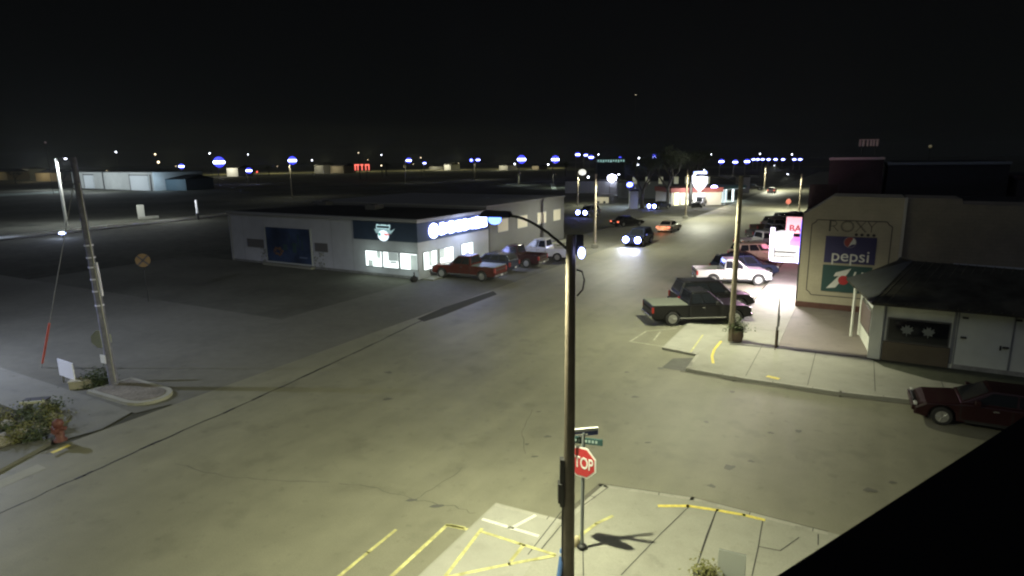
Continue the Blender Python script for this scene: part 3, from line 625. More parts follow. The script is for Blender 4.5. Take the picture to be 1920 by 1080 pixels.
y = 2.9; hs = [(.62,1.0),(.60,.82),(.62,1.02),(.5,.85),(.62,.98),(.2,.55),(.6,1.0),(.62,.84),(.6,.95),(.62,1.05),(.62,1.0)]
k = 0; ml = MB()
while y < 10.1:
    w_, h_ = hs[k % len(hs)]; zc = 3.78; z0 = zc-h_/2; z1 = zc+h_/2
    ml.pyz([(y,z0+.06),(y+.08,z0),(y+w_-.04,z0+.02),(y+w_,z0+.1),(y+w_-.05,zc),(y+w_,z1-.1),(y+w_-.1,z1),(y+.05,z1-.03)], .02, .10)
    y += w_+.045; k += 1
ml.build('channel_letters', glow, sg)
point_light(shop, (1.2,6,3.9), 260, (.6,.68,1), .8)
for x in (-4.5,-1.0): point_light(shop, (x,-1.0,1.4), 40, (.8,1,.85), .5)
for y in (1.5,4.0,7.0): point_light(shop, (1.0,y,1.4), 45, (.8,1,.85), .5)
# grey wing behind the shop
wg = thing('grey_annex', 'long grey annex with four small pale square windows beyond the shop', 'building', W(-30.5, 49.2), STREET_RZ)
# the annex side wall lies on the line from the shop to the far corner
def WC_s(px, py, c):
    v = ray(px, py); t = c/(v.dot(V)); return (v*t).dot(U)
Lw = WC_s(1057, 463, -30.5) - 49.2
MB().box(-22.6,0,0,Lw,0,4.95).build('wall', wingwall, wg, .02)
MB().box(-22.7,.1,-.05,Lw+.1,4.95,5.1).build('parapet', mat('annex_trim',(.2,.2,.2),.7), wg)
pl = emat('dim_curtain', (.62,.58,.48), .30)
for xa, xb in ((933,952),(970,988),(1007,1023),(1037,1050)):
    y0 = WC_s(xa, 435, -30.5)-49.2; y1 = WC_s(xb, 435, -30.5)-49.2
    f_ = MB().box(.003,.05,y0-.05,y1+.05,2.35,3.65).build('window', frm, wg); MB().box(.051,.06,y0,y1,2.4,3.6).build('pane', mat('pale_blind',(.62,.58,.48),.7), f_)
MB().box(.0,.15,-.0,.35,.1,4.6).build('recess_shade_strip', mat('downpipe',(.05,.05,.05),.7), wg)  # dark strip standing in for the recess shade at the annex corner
# small clutter by the shop corner
cb = thing('rubbish_bag', 'small dark refuse bag slumped at the shop corner', 'bag', W(-30.0,37.4), .3)
MB().ball((0,0,.22), .32, 10, 7, (1,.7,.8)).build('sack', black, cb); MB().tube([(0,0,.42),(.05,0,.62),(.02,0,.75)], [.1,.04,.07], 8).build('knot', black, cb)
# ------------------------------------------------------------------ theatre building on the right
S = 41.3
rx = thing('theatre_building', 'cream walled theatre with painted soda advertisements on its side', 'building', W(0, S), STREET_RZ)
MB().pxz([(-2.9,.45),(2.2,.45),(2.2,6.93),(-1.4,6.96),(-2.78,5.92),(-2.9,5.92)], 0, 3.5).build('painted_wall', creamwall, rx)
MB().box(-2.98,2.2,-.05,3.5,0,.45).build('maroon_plinth', brick_r, rx)
MB().box(2.2,2.34,-.10,.35,0,6.95).build('pilaster', mat('pale_trim',(.48,.47,.44),.8), rx)
MB().pxz([(2.34,0),(26,0),(26,6.5),(4.9,6.62),(4.88,6.9),(2.34,6.92)], .3, 3.5).build('rear_wall', tanwall, rx)
MB().box(-2.95,26,3.5,26,0,5.6).build('roof_block', roofd, rx)
MB().box(-2.99,-2.9,.02,26,.0,5.9).build('street_facade', darkmet, rx)
MB().box(-2.98,-1.3,3.6,4.2,5.6,7.5).box(-2.98,-2.6,4.2,9,5.6,6.4).build('facade_parapet', brick_d, rx)
def masonry(m, amt=.35, sc_=1.0, ch=.06):
    nt = m.node_tree; b = nt.nodes['Principled BSDF']; tc = nt.nodes.new('ShaderNodeTexCoord'); mp = nt.nodes.new('ShaderNodeMapping'); mp.inputs['Rotation'].default_value = (R(90),0,0)
    bt = nt.nodes.new('ShaderNodeTexBrick'); bt.inputs['Scale'].default_value = sc_; bt.inputs['Brick Width'].default_value = .4; bt.inputs['Row Height'].default_value = .2; bt.inputs['Mortar Size'].default_value = .012
    bt.inputs['Color1'].default_value = (1,1,1,1); bt.inputs['Color2'].default_value = (1-ch,)*3+(1,); bt.inputs['Mortar'].default_value = (1-ch*2.5,)*3+(1,)
    nt.links.new(tc.outputs['Object'], mp.inputs[0]); nt.links.new(mp.outputs[0], bt.inputs['Vector']); src = b.inputs['Base Color'].links[0].from_socket
    mu_ = nt.nodes.new('ShaderNodeVectorMath'); mu_.operation = 'MULTIPLY'; nt.links.new(src, mu_.inputs[0]); nt.links.new(bt.outputs['Color'], mu_.inputs[1]); nt.links.new(mu_.outputs[0], b.inputs['Base Color'])
masonry(creamwall, ch=.035); masonry(tanwall, ch=.06)
# deco outline
ol = MB(); z0, z1, x0, x1 = .93, 5.55, -2.42, 1.75
def seg(a, b_, w_=.05):
    a = Vector(a); b_ = Vector(b_); d = (b_-a).normalized(); n_ = Vector((-d.y, d.x))*w_/2
    ol.pxz([tuple(a-n_), tuple(b_-n_), tuple(b_+n_), tuple(a+n_)][::-1] if False else [tuple(a-n_), tuple(b_-n_), tuple(b_+n_), tuple(a+n_)], -.012, -.002)
c_ = .28
path = [(x0+c_,z0),(x1-c_,z0),(x1-c_*.6,z0+c_*.6),(x1,z0+c_),(x1,z1-c_),(x1-c_*.6,z1-c_*.6),(x1-c_,z1),(x0+c_,z1),(x0+c_*.6,z1-c_*.6),(x0,z1-c_),(x0,z0+c_),(x0+c_*.6,z0+c_*.6),(x0+c_,z0)]
for a, b_ in zip(path[:-1], path[1:]): seg(a, b_)
ol.build('painted_border', ink, rx)
ro = MB()
def stroke(mb, pts, w_, y=-.014):
    for a, b_ in zip(pts[:-1], pts[1:]):
        a = Vector(a); b_ = Vector(b_); d = (b_-a).normalized(); n_ = Vector((-d.y, d.x))*w_/2; a = a-d*w_*.3; b_ = b_+d*w_*.3
        mb.pxz([tuple(a-n_), tuple(b_-n_), tuple(b_+n_), tuple(a+n_)], y, -.003)
zt, zb = 5.52, 4.90
stroke(ro, [(-1.45,zb),(-1.45,zt)], .06); stroke(ro, [(-1.40,zb),(-1.40,zt)], .03)
stroke(ro, [(-1.38,zt),(-1.15,zt-.04),(-1.08,zt-.16),(-1.15,zt-.28),(-1.38,zt-.33)], .035); stroke(ro, [(-1.25,zt-.33),(-.98,zb)], .035)
for rr, w_ in ((.33,.035),(.27,.02)): stroke(ro, [(-.52+rr*math.cos(a),zt-.31+.95*rr*math.sin(a)) for a in [2*math.pi*k/20 for k in range(21)]], w_)
stroke(ro, [(-.1,zt),(.42,zb)], .035); stroke(ro, [(-.03,zt),(.48,zb)], .02); stroke(ro, [(.40,zt),(-.08,zb)], .03)
stroke(ro, [(.52,zt),(.72,zt-.3),(.72,zb)], .04); stroke(ro, [(.94,zt),(.72,zt-.3)], .03)
ro.build('painted_name', ink, rx)
for x in (-.02,.27,.58,.88): MB().pxz([(x+.085*math.cos(a),4.74+.085*math.sin(a)) for a in [2*math.pi*k/12 for k in range(12)]], -.014, -.003).build('painted_dot', ink, rx)
ad = bquad(-1.6,1.06,3.0,4.6,-.003,.05,navy,'blue_soda_panel',rx)
gx, gz, gr = -.30, 4.28, .30
MB().pxz([(gx+gr*1.12*math.cos(a),gz+gr*1.12*math.sin(a)) for a in [2*math.pi*k/28 for k in range(28)]], -.062, -.054).build('emblem_ring', mat('ring_grey',(.22,.20,.25),.5), ad)
MB().pxz([(gx+gr*math.cos(a),gz+gr*math.sin(a)) for a in [2*math.pi*k/28 for k in range(28)]], -.070, -.063).build('emblem_white', swhite, ad)
up_ = [(gx+gr*math.cos(a),gz+gr*math.sin(a)) for a in [R(60+ (250-60)*k/14) for k in range(15)]] + [(gx-.02,gz-.16),(gx+.02,gz-.02),(gx+.10,gz+.10)]
MB().pxz(up_, -.077, -.071).build('emblem_red', mat('emblem_red_paint',(.30,.06,.05),.5), ad)
lw_ = [(gx+gr*math.cos(a),gz+gr*math.sin(a)) for a in [R(250+(340-250)*k/8) for k in range(9)]] + [(gx+.12,gz-.12)]
MB().pxz(lw_, -.077, -.071).build('emblem_blue', navy, ad)
wall_text('pepsi', -.22, -.062, 3.43, .98, bold=.004, spacing=1.0).build('blue_panel_lettering', swhite, ad)
ad2 = bquad(-1.62,.98,1.24,2.86,-.003,.05,sgreen,'green_soda_panel',rx)
MB().pxz([(-.90,2.42),(-.1,2.72),(-.25,2.42),(-.85,1.5),(-1.35,1.42),(-.72,2.22),(-1.0,2.18)], -.064, -.054).build('numeral_seven', swhite, ad2)
MB().pxz([(-.46+.28*math.cos(a),1.98+.28*math.sin(a)) for a in [2*math.pi*k/24 for k in range(24)]], -.072, -.065).build('red_spot', sred, ad2)
wall_text('UP', .38, -.064, 2.24, .74, bold=.012, shear=.25).build('green_panel_lettering', swhite, ad2)
# marquee
mq = thing('theatre_marquee', 'glowing white theatre marquee with two black letter rails over the pavement', 'marquee', W(0, 0), STREET_RZ)
mglow = emat('marquee_glow', (1.0,.96,.93), 1.05, True)
A = (-3.16,44.5); B_ = (-4.8,44.5); Cn = (-5.2,46.0); Dn = (-4.8,47.5); En = (-3.16,47.5)
MB().prism([A,B_,Cn,Dn,En], 2.45, 3.35).build('marquee_box', mglow, mq)
MB().prism([(-3.9,44.52),(-4.75,44.52),(-5.1,46.0),(-4.75,47.4),(-3.9,47.4)], 3.36, 4.15).build('upper_box', mglow, mq)
rl = MB().box(-4.72,-3.4,44.42,44.49,2.98,3.06).box(-4.72,-3.4,44.42,44.49,2.66,2.74); rl.box(-4.78,-4.72,44.42,44.49,2.55,3.35); rl.build('letter_rails', darkmet, mq)
MB().prism([(-4.8,44.3),(-5.0,44.35),(-5.25,45.9),(-4.95,45.9)], 2.4, 4.5).build('vertical_pylon', emat('pylon_glow',(.85,.75,1.0),2.2, True), mq)
MB().prism([A,(-4.85,44.45),(-5.25,46.0),(-4.85,47.55),En], 2.36, 2.44).build('soffit', emat('soffit_halo_blue',(.25,.28,1.0),4.0,True), mq)  # marquee's blue halo put into the glow of its underside
MB().box(-3.24,-3.16,44.3,47.6,2.3,5.2).build('wall_blue_glow', emat('wall_glow_blue',(.12,.12,1.0),2.5,True), mq)  # blue glow beside the wall, built as an emissive strip
MB().box(-3.9,-3.17,44.9,47.3,3.40,3.75).build('red_backing', emat('red_backing',(1,.12,.25),1.2,True), mq)
point_light(mq, (-4.2,44.6,1.9), 3600, (1.0,.92,.88), .6); point_light(mq, (-6.0,47,3.4), 700, (1,.5,.85), .4)
# bar sign on the next building
br = thing('bar_sign', 'pink lit rectangular sign reading BAR behind the theatre corner', 'sign', W(-3.35,58.5), STREET_RZ)
bf = MB().box(-2.1,-.1,-.12,.12,2.75,4.15).build('sign_face', emat('bar_face',(1.0,.42,.42),.9, True), br)
wall_text('BAR', -1.12, -.125, 3.15, .78, bold=.02, spacing=1.0).build('lettering', mat('bar_red',(.25,.02,.02),.6), bf)
MB().tube([(-.1,0,3.9),(.3,0,3.9)], .05, 6).tube([(-.1,0,2.95),(.3,0,2.95)], .05, 6).build('bracket', darkmet, br)
point_light(br, (-1.8,-1.2,2.4), 130, (1,.3,.45), .4)
# row of street front buildings beyond the theatre
def simple_building(name, label, c0, c1, s0, s1, h, wm_, trim=None, group=None, windows=0, cat='building', roofm=None):
    t = thing(name, label, cat, W(c0, s0), STREET_RZ, group); w_ = c1-c0; d = s1-s0
    MB().box(0,w_,0,d,0,h).build('wall', wm_, t)
    MB().box(-.08,w_+.08,-.08,d+.08,h,h+.25).build('coping', trim or brick_d, t, .02)
    MB().box(.3,w_-.3,.3,d-.3,h+.25,h+.3).build('roof', roofm or roofd, t)
    for i in range(windows):
        y0 = 1.2+i*(d-1.5)/max(1,windows); f_ = MB().box(-.05,-.003,y0,y0+1.2,.9,2.5).build('window', frm, t); MB().box(-.06,-.051,y0+.08,y0+1.12,.98,2.42).build('pane', glassd, f_)
    return t
simple_building('brick_building', 'tall dark brick front with a pale pink coping beyond the theatre', -2.9, 1.6, 68, 82, 8.9, brick_d, mat('pink_coping',(.55,.42,.38),.7), windows=3)
simple_building('brick_building', 'low dark brick bar building behind the theatre', -2.9, 12, 67.5-.3-9, 67.6, 5.4, brick_d, windows=2)
simple_building('brick_building', 'wide dark building with a grey coping line right of the pink coping', 2.0, 11, 68, 80, 8.4, mat('dark_block',(.02,.02,.022),.9), mat('grey_coping',(.17,.19,.2),.7))
simple_building('brick_building', 'unlit dark flat roofed block behind the theatre roof', 11.5, 30, 67, 80, 7.2, mat('dark_block2',(.035,.03,.033),.9))
simple_building('brick_building', 'distant dark block with a grey panel wall at the right edge', 26, 40, 60, 70, 6.6, mat('dark_block3',(.045,.05,.045),.9))
simple_building('brick_building', 'shadowy row building at the end of the right kerb', -2.6, 12, 84, 112, 6.0, mat('dark_block4',(.06,.05,.045),.9), windows=4)
# dim rooftop neon
ne = thing('rooftop_sign', 'dim red unlit letter frame high above the right rooftops', 'sign', AT(1630,268,110).xy.to_3d(), 0)
zt_ = AT(1630,268,110).z
for x in (-1.2,1.2): MB().tube([(x,0,0),(x,0,zt_-.6)], .08, 6).build('mast', darkmet, ne)
nm_ = MB()
for x in (-1.6,-1.0,-.3,.3,.8,1.4): nm_.box(x-.12,x+.16,-.05,.05,zt_-.55,zt_+.55)
nm_.box(-1.8,1.7,-.04,.04,zt_+.5,zt_+.62); nm_.build('neon_strokes', emat('dim_neon',(.45,.10,.08),.05), ne)
# ------------------------------------------------------------------ white roadside building with hipped roof
wb = thing('white_building', 'white single-storey building with a dark hipped roof and a broad window', 'building', W(0, 0), STREET_RZ)
MB().prism([(1.1,31.85),(.5,36.4),(16,37.0),(16,31.85)], 0, 2.75).build('wall', whitewall, wb)
MB().box(.93,1.42,31.68,32.0,0,2.75).build('corner_column', whitewall, wb, .015)
MB().box(1.45,1.5,31.76,31.84,.95,2.6).build('wall_trim', mat('trim_grey',(.25,.26,.28),.8), wb)  # grey trim strip on the white wall
MB().box(4.02,4.12,31.78,31.84,.3,2.7).build('wall_trim', mat('trim_grey',(.25,.26,.28),.8), wb)
wd = MB().box(1.58,3.95,31.79,31.84,1.02,2.12).build('window', mat('win_frame_d',(.12,.12,.11),.6), wb)
MB().box(1.64,3.89,31.77,31.789,1.08,2.06).build('pane', glassd, wd)
for x in (2.35,3.15):
    mp = [(0,-.30),(.03,-.12),(.2,-.16),(.16,-.06),(.3,.06),(.22,.1),(.24,.22),(.1,.14),(.08,.3),(0,.22),(-.08,.3),(-.1,.14),(-.24,.22),(-.22,.1),(-.3,.06),(-.16,-.06),(-.2,-.16),(-.03,-.12)]
    MB().pxz([(x+p[0]*.85,1.58+p[1]*.9) for p in mp][::-1], 31.755, 31.768).build('leaf_decal', mat('decal_grey',(.22,.24,.23),.8), wd)
MB().box(1.48,4.0,31.7,31.84,0.02,1.0).build('brown_panel', mat('brown_panel',(.14,.115,.08),.85,nscale=2,namt=.1), wb)
dr = MB().box(4.15,6.05,31.80,31.845,.1,2.72).build('white_panel', mat('panel_white',(.70,.73,.68),.8,nscale=2,namt=.05), wb)
MB().box(4.16,4.2,31.785,31.80,.1,2.72).build('door_frame', mat('trim_grey',(.25,.26,.28),.8), wb); MB().box(5.7,5.76,31.76,31.80,1.15,1.35).build('door_handle', darkmet, wb)
MB().box(4.15,6.9,31.78,31.80,.1,.3).build('kick_plate', mat('kick_grey',(.3,.3,.29),.8,nscale=3,namt=.3), wb)
MB().box(6.08,6.13,31.79,31.84,.1,2.72).build('panel_seam', mat('trim_grey',(.25,.26,.28),.8), wb)
for x, z in ((4.4,2.42),(4.42,1.55),(6.2,2.52),(5.9,1.3)):
    MB().box(x-.11,x+.11,31.7,31.80,z-.035,z+.035).build('wall_lamp', darkmet, wb, .02)
for c_0, s_, h_ in ((.2,35.4,2.68),(.55,35.9,2.68)): MB().tube([(c_0,s_,0),(c_0,s_,h_)], .07, 8).build('porch_post', whitewall, wb)
sw_ = MB().hexa([(.93,32.6,.9),(.99,32.6,.9),(.63,35.4,.9),(.55,35.4,.9)],[(.93,32.6,2.2),(.99,32.6,2.2),(.63,35.4,2.2),(.55,35.4,2.2)]).build('side_window', mat('win_frame_d',(.12,.12,.11),.6), wb)
MB().hexa([(.90,32.7,1.0),(.925,32.7,1.0),(.56,35.3,1.0),(.53,35.3,1.0)],[(.90,32.7,2.1),(.925,32.7,2.1),(.56,35.3,2.1),(.53,35.3,2.1)]).build('pane', mat('pinkish_pane',(.16,.12,.11),.3), sw_)
def loc(px, py, z): g = G(px, py, z); return (g.dot(V), g.dot(U), z)
E0 = loc(1635,568,2.8); E1 = loc(1587,522,2.85); Mm = loc(1669,504,3.35); Pk = loc(1688,483,4.15); Rd = loc(1713,489,4.15); Rr = (16.5, loc(1920,511,4.15)[1]-1.2, 4.15); Er = (16.5, E0[1]+.1, 2.8)
lo_ = lambda p: (p[0], p[1], p[2]-.09)
rf = MB(); pv = [E0, Er, Rr, Rd, Pk, Mm, E1]
rf.add(pv + [lo_(p) for p in pv], [(0,1,2,3),(0,3,4,5,6),(7,10,9,8),(7,13,12,11,10),(0,7,8,1),(6,13,7,0),(1,8,9,2),(2,9,10,3),(3,10,11,4),(4,11,12,5),(5,12,13,6)])
shg = mat('dark_shingle',(.06,.058,.046),.9,nscale=1.5,namt=.35,spec=.1,big=.3,bigscale=.8); rf.build('roof', shg, wb)
sh = MB(); E0v, Erv, Rrv, Rdv = map(Vector, (E0, Er, Rr, Rd))
for i in range(42):
    t_ = (i+.5)/42; a_ = E0v.lerp(Erv, t_); b_ = Rdv.lerp(Rrv, t_)
    sh.tube([a_+Vector((0,0,.02)), b_+Vector((0,0,.02))], .022, 5)
sh.build('roof_ribs', mat('rib_brown',(.085,.08,.055),.9,nscale=2,namt=.4), wb)
MB().add([E0, Rd, Pk, Mm, E1], [(0,1,2,3,4)]).xf(Matrix.Translation((-.02,-.01,.03))).build('grey_hip_face', mat('hip_grey',(.065,.07,.065),.85,nscale=1.5,namt=.15), wb)
MB().hexa([(4.2,Rd[1]-.3,4.1),(16.5,Rr[1]+.05,4.1),(16.5,Rr[1]+.25,4.1),(4.2,Rd[1]-.1,4.1)],[(4.2,Rd[1]-.3,4.16),(16.5,Rr[1]+.05,4.34),(16.5,Rr[1]+.25,4.34),(4.2,Rd[1]-.1,4.16)]).build('roof_upstand', mat('pale_upstand',(.5,.52,.55),.7), wb)
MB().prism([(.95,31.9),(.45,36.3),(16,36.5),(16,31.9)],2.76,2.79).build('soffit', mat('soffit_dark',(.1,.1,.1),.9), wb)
struct('dark_front_wedge', MB().sheet(P2([(1.0,31.7),(1.6,30.6),(3.3,29.6),(20,28.6),(20,31.8)]), SW+.004), mat('edge_ground',(.05,.055,.035),.95,nscale=3,namt=.3,bump=.4))  # dark wedge laid over the pavement before the white front
# ------------------------------------------------------------------ building the camera stands on (its dark roof edge is in view)
hb = thing('flat_roof_building', 'black flat roof edge cutting across the lower right corner', 'building', (1.99,2.23,0), -R(56)+math.pi/2)
MB().box(-4.2,6,-9,-.15,0,8.0).build('wall', brick_d, hb)
MB().box(-4.4,6.2,-9.2,0,8.0,8.3).build('roof', mat('black_roofing',(.012,.012,.012),.95,spec=.1), hb)
# ------------------------------------------------------------------ stop sign with street name blades
def octagon(r, x=0, z=0): return [(x+r*math.cos(R(22.5+45*k)), z+r*math.sin(R(22.5+45*k))) for k in range(8)]
st = thing('stop_sign', 'red stop sign under two street name blades beside the foreground lamp', 'stop sign', G(1091,1028,SW), R(-36))
MB().tube([(0,0,-.05),(0,0,3.0)], .045, 8).build('post', mat('grey_post',(.17,.19,.19),.6), st)
pl_ = MB().pxz(octagon(.405,0,2.28), -.065, -.055).build('sign_plate', swhite, st)
MB().pxz(octagon(.362,0,2.28), -.072, -.066).build('red_face', sred, pl_)
sl = wall_text('STOP', 0, -.0735, 2.26, .40, bold=.006, spacing=.95); sl.v = [(x*.66, y, z) for x, y, z in sl.v]; sl.build('lettering', swhite, pl_)
bd = MB().box(-.45,.45,-.018,.018,2.72,2.87).xf(Matrix.Rotation(R(20),4,'Z')).build('street_name_blade', sgreen, st, label='green street name blade')
lt = MB()
for k in range(9):
    if k != 4: lt.box(-.36+k*.08,-.31+k*.08,-.022,-.019,2.765,2.83)
lt.xf(Matrix.Rotation(R(20),4,'Z')).build('lettering', mat('pale_green_letters',(.35,.45,.42),.6), bd)
b2 = MB().box(-.35,.35,-.018,.018,2.92,3.09).xf(Matrix.Rotation(R(46),4,'Z')).build('street_name_blade', mat('blade_blue',(.06,.07,.22),.5), st, label='blue and white street name blade')
MB().box(-.34,.34,-.024,-.019,3.03,3.085).box(-.3,.1,-.024,-.019,2.945,2.975).xf(Matrix.Rotation(R(46),4,'Z')).build('lettering', swhite, b2)
MB().box(-.35,.35,-.03,.03,3.09,3.10).xf(Matrix.Rotation(R(46),4,'Z')).build('blade_cap', swhite, b2)
MB().ball((0,0,.06), .13, 10, 6, (1,1,.5)).build('post_foot', darkmet, st)
# paper litter at the foot of the post
lit_ = tag(MB().ball((0,0,.06), .16, 8, 6, (.5,.4,1.1)).build('crumpled_paper', mat('pale_paper',(.6,.52,.33),.8)), 'crumpled pale paper at the foot of the stop sign post', 'litter'); lit_.location = G(1081,1020,SW+.08)
# blue bollard strip partly behind the foreground pole
bs = thing('parking_bollard', 'slanting blue and white post low beside the foreground lamp pole', 'post', G(1046,1100,SW), 0)
MB().tube([(0,0,0),(.12,.25,.75)], .06, 10).build('post', mat('blue_post',(.10,.20,.45),.5), bs); MB().tube([(.1,.21,.62),(.105,.22,.68)], .066, 10).build('white_band', swhite, bs)
# flower tub and folded board at the bottom edge
ft = thing('planter_tub', 'grey planter tub with straggly leaves at the bottom edge', 'planter', G(1322,1108,SW), 0)
MB().tube([(0,0,0),(0,0,.38)], [.2,.27], 16).build('tub', mat('tub_grey',(.10,.10,.09),.8), ft)
lf = MB()
def leaves(mb, n, rx_, ry_, rz_, c=(0,0,0), size=.07):
    for i in range(n):
        p = Vector((random.gauss(0,.5)*rx_+c[0], random.gauss(0,.5)*ry_+c[1], abs(random.gauss(.3,.4))*rz_+c[2])); a = random.uniform(0,6.28); e = random.uniform(-.8,.8)
        d = Vector((math.cos(a), math.sin(a), e)).normalized()*size; q = d.cross(Vector((random.uniform(-1,1),random.uniform(-1,1),1))).normalized()*size*.45
        mb.add([p-d, p-q, p+d, p+q], [(0,1,2,3)])
leaves(lf, 420, .3, .3, .3, (0,0,.34), .045); lf.build('foliage', leafy, ft)
ab = thing('folding_board', 'pale folded pavement board leaning beside the planter tub', 'board', G(1368,1104,SW), R(-25))
MB().pxz([(-.28,0),(.28,0),(.28,.8),(-.28,.8)], -.02, .0).xf(Matrix.Rotation(R(-12),4,'X')).build('front_panel', mat('board_pale',(.34,.36,.32),.7), ab)
MB().pxz([(-.28,0),(.28,0),(.28,.8),(-.28,.8)], .0, .02).xf(Matrix.Translation((0,.34,0)) @ Matrix.Rotation(R(12),4,'X')).build('rear_panel', mat('board_grey',(.15,.16,.16),.7), ab)
# post with edge-on sign on north pavement, pipe and barrel with plants
sp = thing('sign_post', 'thin post with a small sign seen edge-on on the right pavement', 'sign', G(1455,652,SW), R(75))
MB().tube([(0,0,0),(0,0,2.9)], .035, 8).build('post', steel, sp); MB().box(-.02,.3,-.04,-.03,1.4,1.95).box(-.17,.17,-.05,-.04,1.1,1.65).build('sign_plate', mat('sign_back',(.12,.11,.1),.6), sp)
MB().tube([(0,0,0),(0,0,.9)], .07, 8).build('post_sleeve', mat('sleeve_brown',(.10,.07,.05),.8), sp)
MB().tube([(-.35,.1,0),(-.35,.1,1.15)], .02, 6).build('side_stake', mat('sleeve_brown',(.10,.07,.05),.8), sp)
fb = thing('flower_barrel', 'brown barrel planter with leafy plants around the wooden lamp pole', 'planter', G(1373,636,SW)+Vector((.1,-.35,0)), 0)
MB().tube([(0,0,0),(0,0,.3),(0,0,.62)], [.25,.31,.27], 14).build('barrel', mat('barrel_brown',(.12,.085,.06),.85,nscale=4,namt=.2), fb)
lf = MB(); leaves(lf, 900, .5, .35, .55, (0,0,.5), .06); lf.build('foliage', leaf, fb)
# ------------------------------------------------------------------ west corner: utility pole, guy wire, signs, bed
up = thing('utility_pole', 'tall leaning utility pole with conduit and metal bands on the left corner', 'utility pole', W(-27.0,13.2), 0)
hp = 9.6; lean = W(-.2,-.1)
def onp(z): return Vector((-.35*z/hp, .12*z/hp, z))
MB().tube([onp(z) for z in (0,3,6,hp)], [.17,.15,.13,.11], 12).build('pole', mat('blue_lit_pole',(.17,.17,.22),.8,nscale=5,namt=.3), up)  # bluish highlight from the left put into the pole colour
MB().tube([onp(z)+Vector((.14,-.1,0)) for z in (.3,3,6,8.6)], .035, 8).build('conduit', steel, up)
MB().tube([onp(z)+Vector((.22,-.05,0)) for z in (4.0,5.4)], .05, 8).build('metal_shield', mat('blue_lit_band',(.7,.7,.85),.5,metal=.0), up)  # reflective metal, brightened for the pole's violet highlight
for z in (3.6,4.2,4.7,5.2,5.6,6.1):
    MB().tube([onp(z-.03),onp(z+.03)], .17, 12).build('band', mat('blue_lit_band',(.7,.7,.85),.5,metal=.0), up)
MB().pxz([(-.17,0),(.17,0),(.17,.36),(-.17,.36)], -.2, -.185).xf(Matrix.Translation((-.1,0,1.15)) @ Matrix.Rotation(R(-25),4,'Z')).build('notice_plate', swhite, up)
gy = thing('guy_wire', 'guy wire with an orange plastic guard anchored left of the utility pole', 'wire', G(78,690), 0)
g0 = G(78,690); top = W(-27.0,13.2)+onp(9.0)-g0
MB().tube([(0,0,0), top], .018, 6).build('cable', steel, gy); MB().tube([top*.03, top*.26], .045, 8).build('orange_guard', mat('orange_guard',(.50,.10,.07),.6), gy)
def post_sign(name, label, cat, base, h, pts, facem, backm, rz, front=True, group=None, z=0):
    t = thing(name, label, cat, base, rz, group); MB().tube([(0,0,-.05),(0,0,h)], .035, 8).build('post', steel, t)
    MB().pxz(pts, -.055, -.045).build('sign_plate', facem, t); return t
ss = post_sign('stop_sign', 'back of an octagonal stop sign half hidden by the utility pole', 'stop sign', (AT(191,635,25.6).x,25.6,0), AT(191,635,25.6).z+.45, octagon(.42,0,AT(191,635,25.6).z), mat('sign_back_pale',(.42,.45,.36),.5,metal=.2), None, R(12))
rr = AT(268,488,41.5)
rs = thing('railway_warning_sign', 'round yellow railway crossing warning sign with a dark cross', 'sign', (rr.x,rr.y,0), R(20))
MB().tube([(0,0,0),(0,0,rr.z+.45)], .03, 8).build('post', darkmet, rs)
dc = MB().pxz([(.46*math.cos(a),rr.z+.46*math.sin(a)) for a in [2*math.pi*k/24 for k in range(24)]], -.05, -.04).build('sign_plate', mat('warn_yellow',(.19,.115,.03),.5), rs)
xx = MB(); stroke(xx, [(-.30,rr.z-.30),(.30,rr.z+.30)], .10, -.06); stroke(xx, [(-.30,rr.z+.30),(.30,rr.z-.30)], .10, -.06)
for v in range(len(xx.v)):
    if xx.v[v][1] > -.01: xx.v[v] = (xx.v[v][0], -.052, xx.v[v][2])
xx.build('painted_cross', ink, dc)
ws = thing('yard_sign', 'blank white yard sign on two short posts, brightly lit bluish', 'sign', G(130,722), R(-32))
for x in (-.55,.55): MB().tube([(x,.02,0),(x,.02,.5)], .04, 6).build('post', steel, ws)
MB().box(-.68,.68,-.04,.0,.35,1.1).build('sign_plate', mat('bright_sign',(.75,.76,.80),.6), ws)
lb = thing('electrical_box', 'low beige concrete box beside the white yard sign', 'box', G(155,726), R(18))
MB().box(-.42,.42,-.25,.25,0,.32).build('case', mat('beige_case',(.34,.32,.24),.8,nscale=3,namt=.1), lb, .03); MB().box(-.45,.45,-.28,.28,.32,.37).build('lid', mat('beige_case',(.34,.32,.24),.8), lb, .02)
def bush(name, label, cat, base, rx_, rz_, n, m, group=None, size=.09):
    t = thing(name, label, cat, base, 0, group)
    st_ = MB()
    for i in range(6): a = i*1.05; st_.tube([(0,0,0),(math.cos(a)*rx_*.4,math.sin(a)*rx_*.4,rz_*.6)], [.025,.01], 5)
    st_.build('stems', barkm, t); lf = MB(); leaves(lf, n, rx_, rx_, rz_, (0,0,.05), size); lf.build('foliage', m, t); return t
bush('shrub', 'dark low shrub beside the beige box and utility pole', 'shrub', W(-27.9,13.0), .5, .55, 1400, leaf, None, .06)
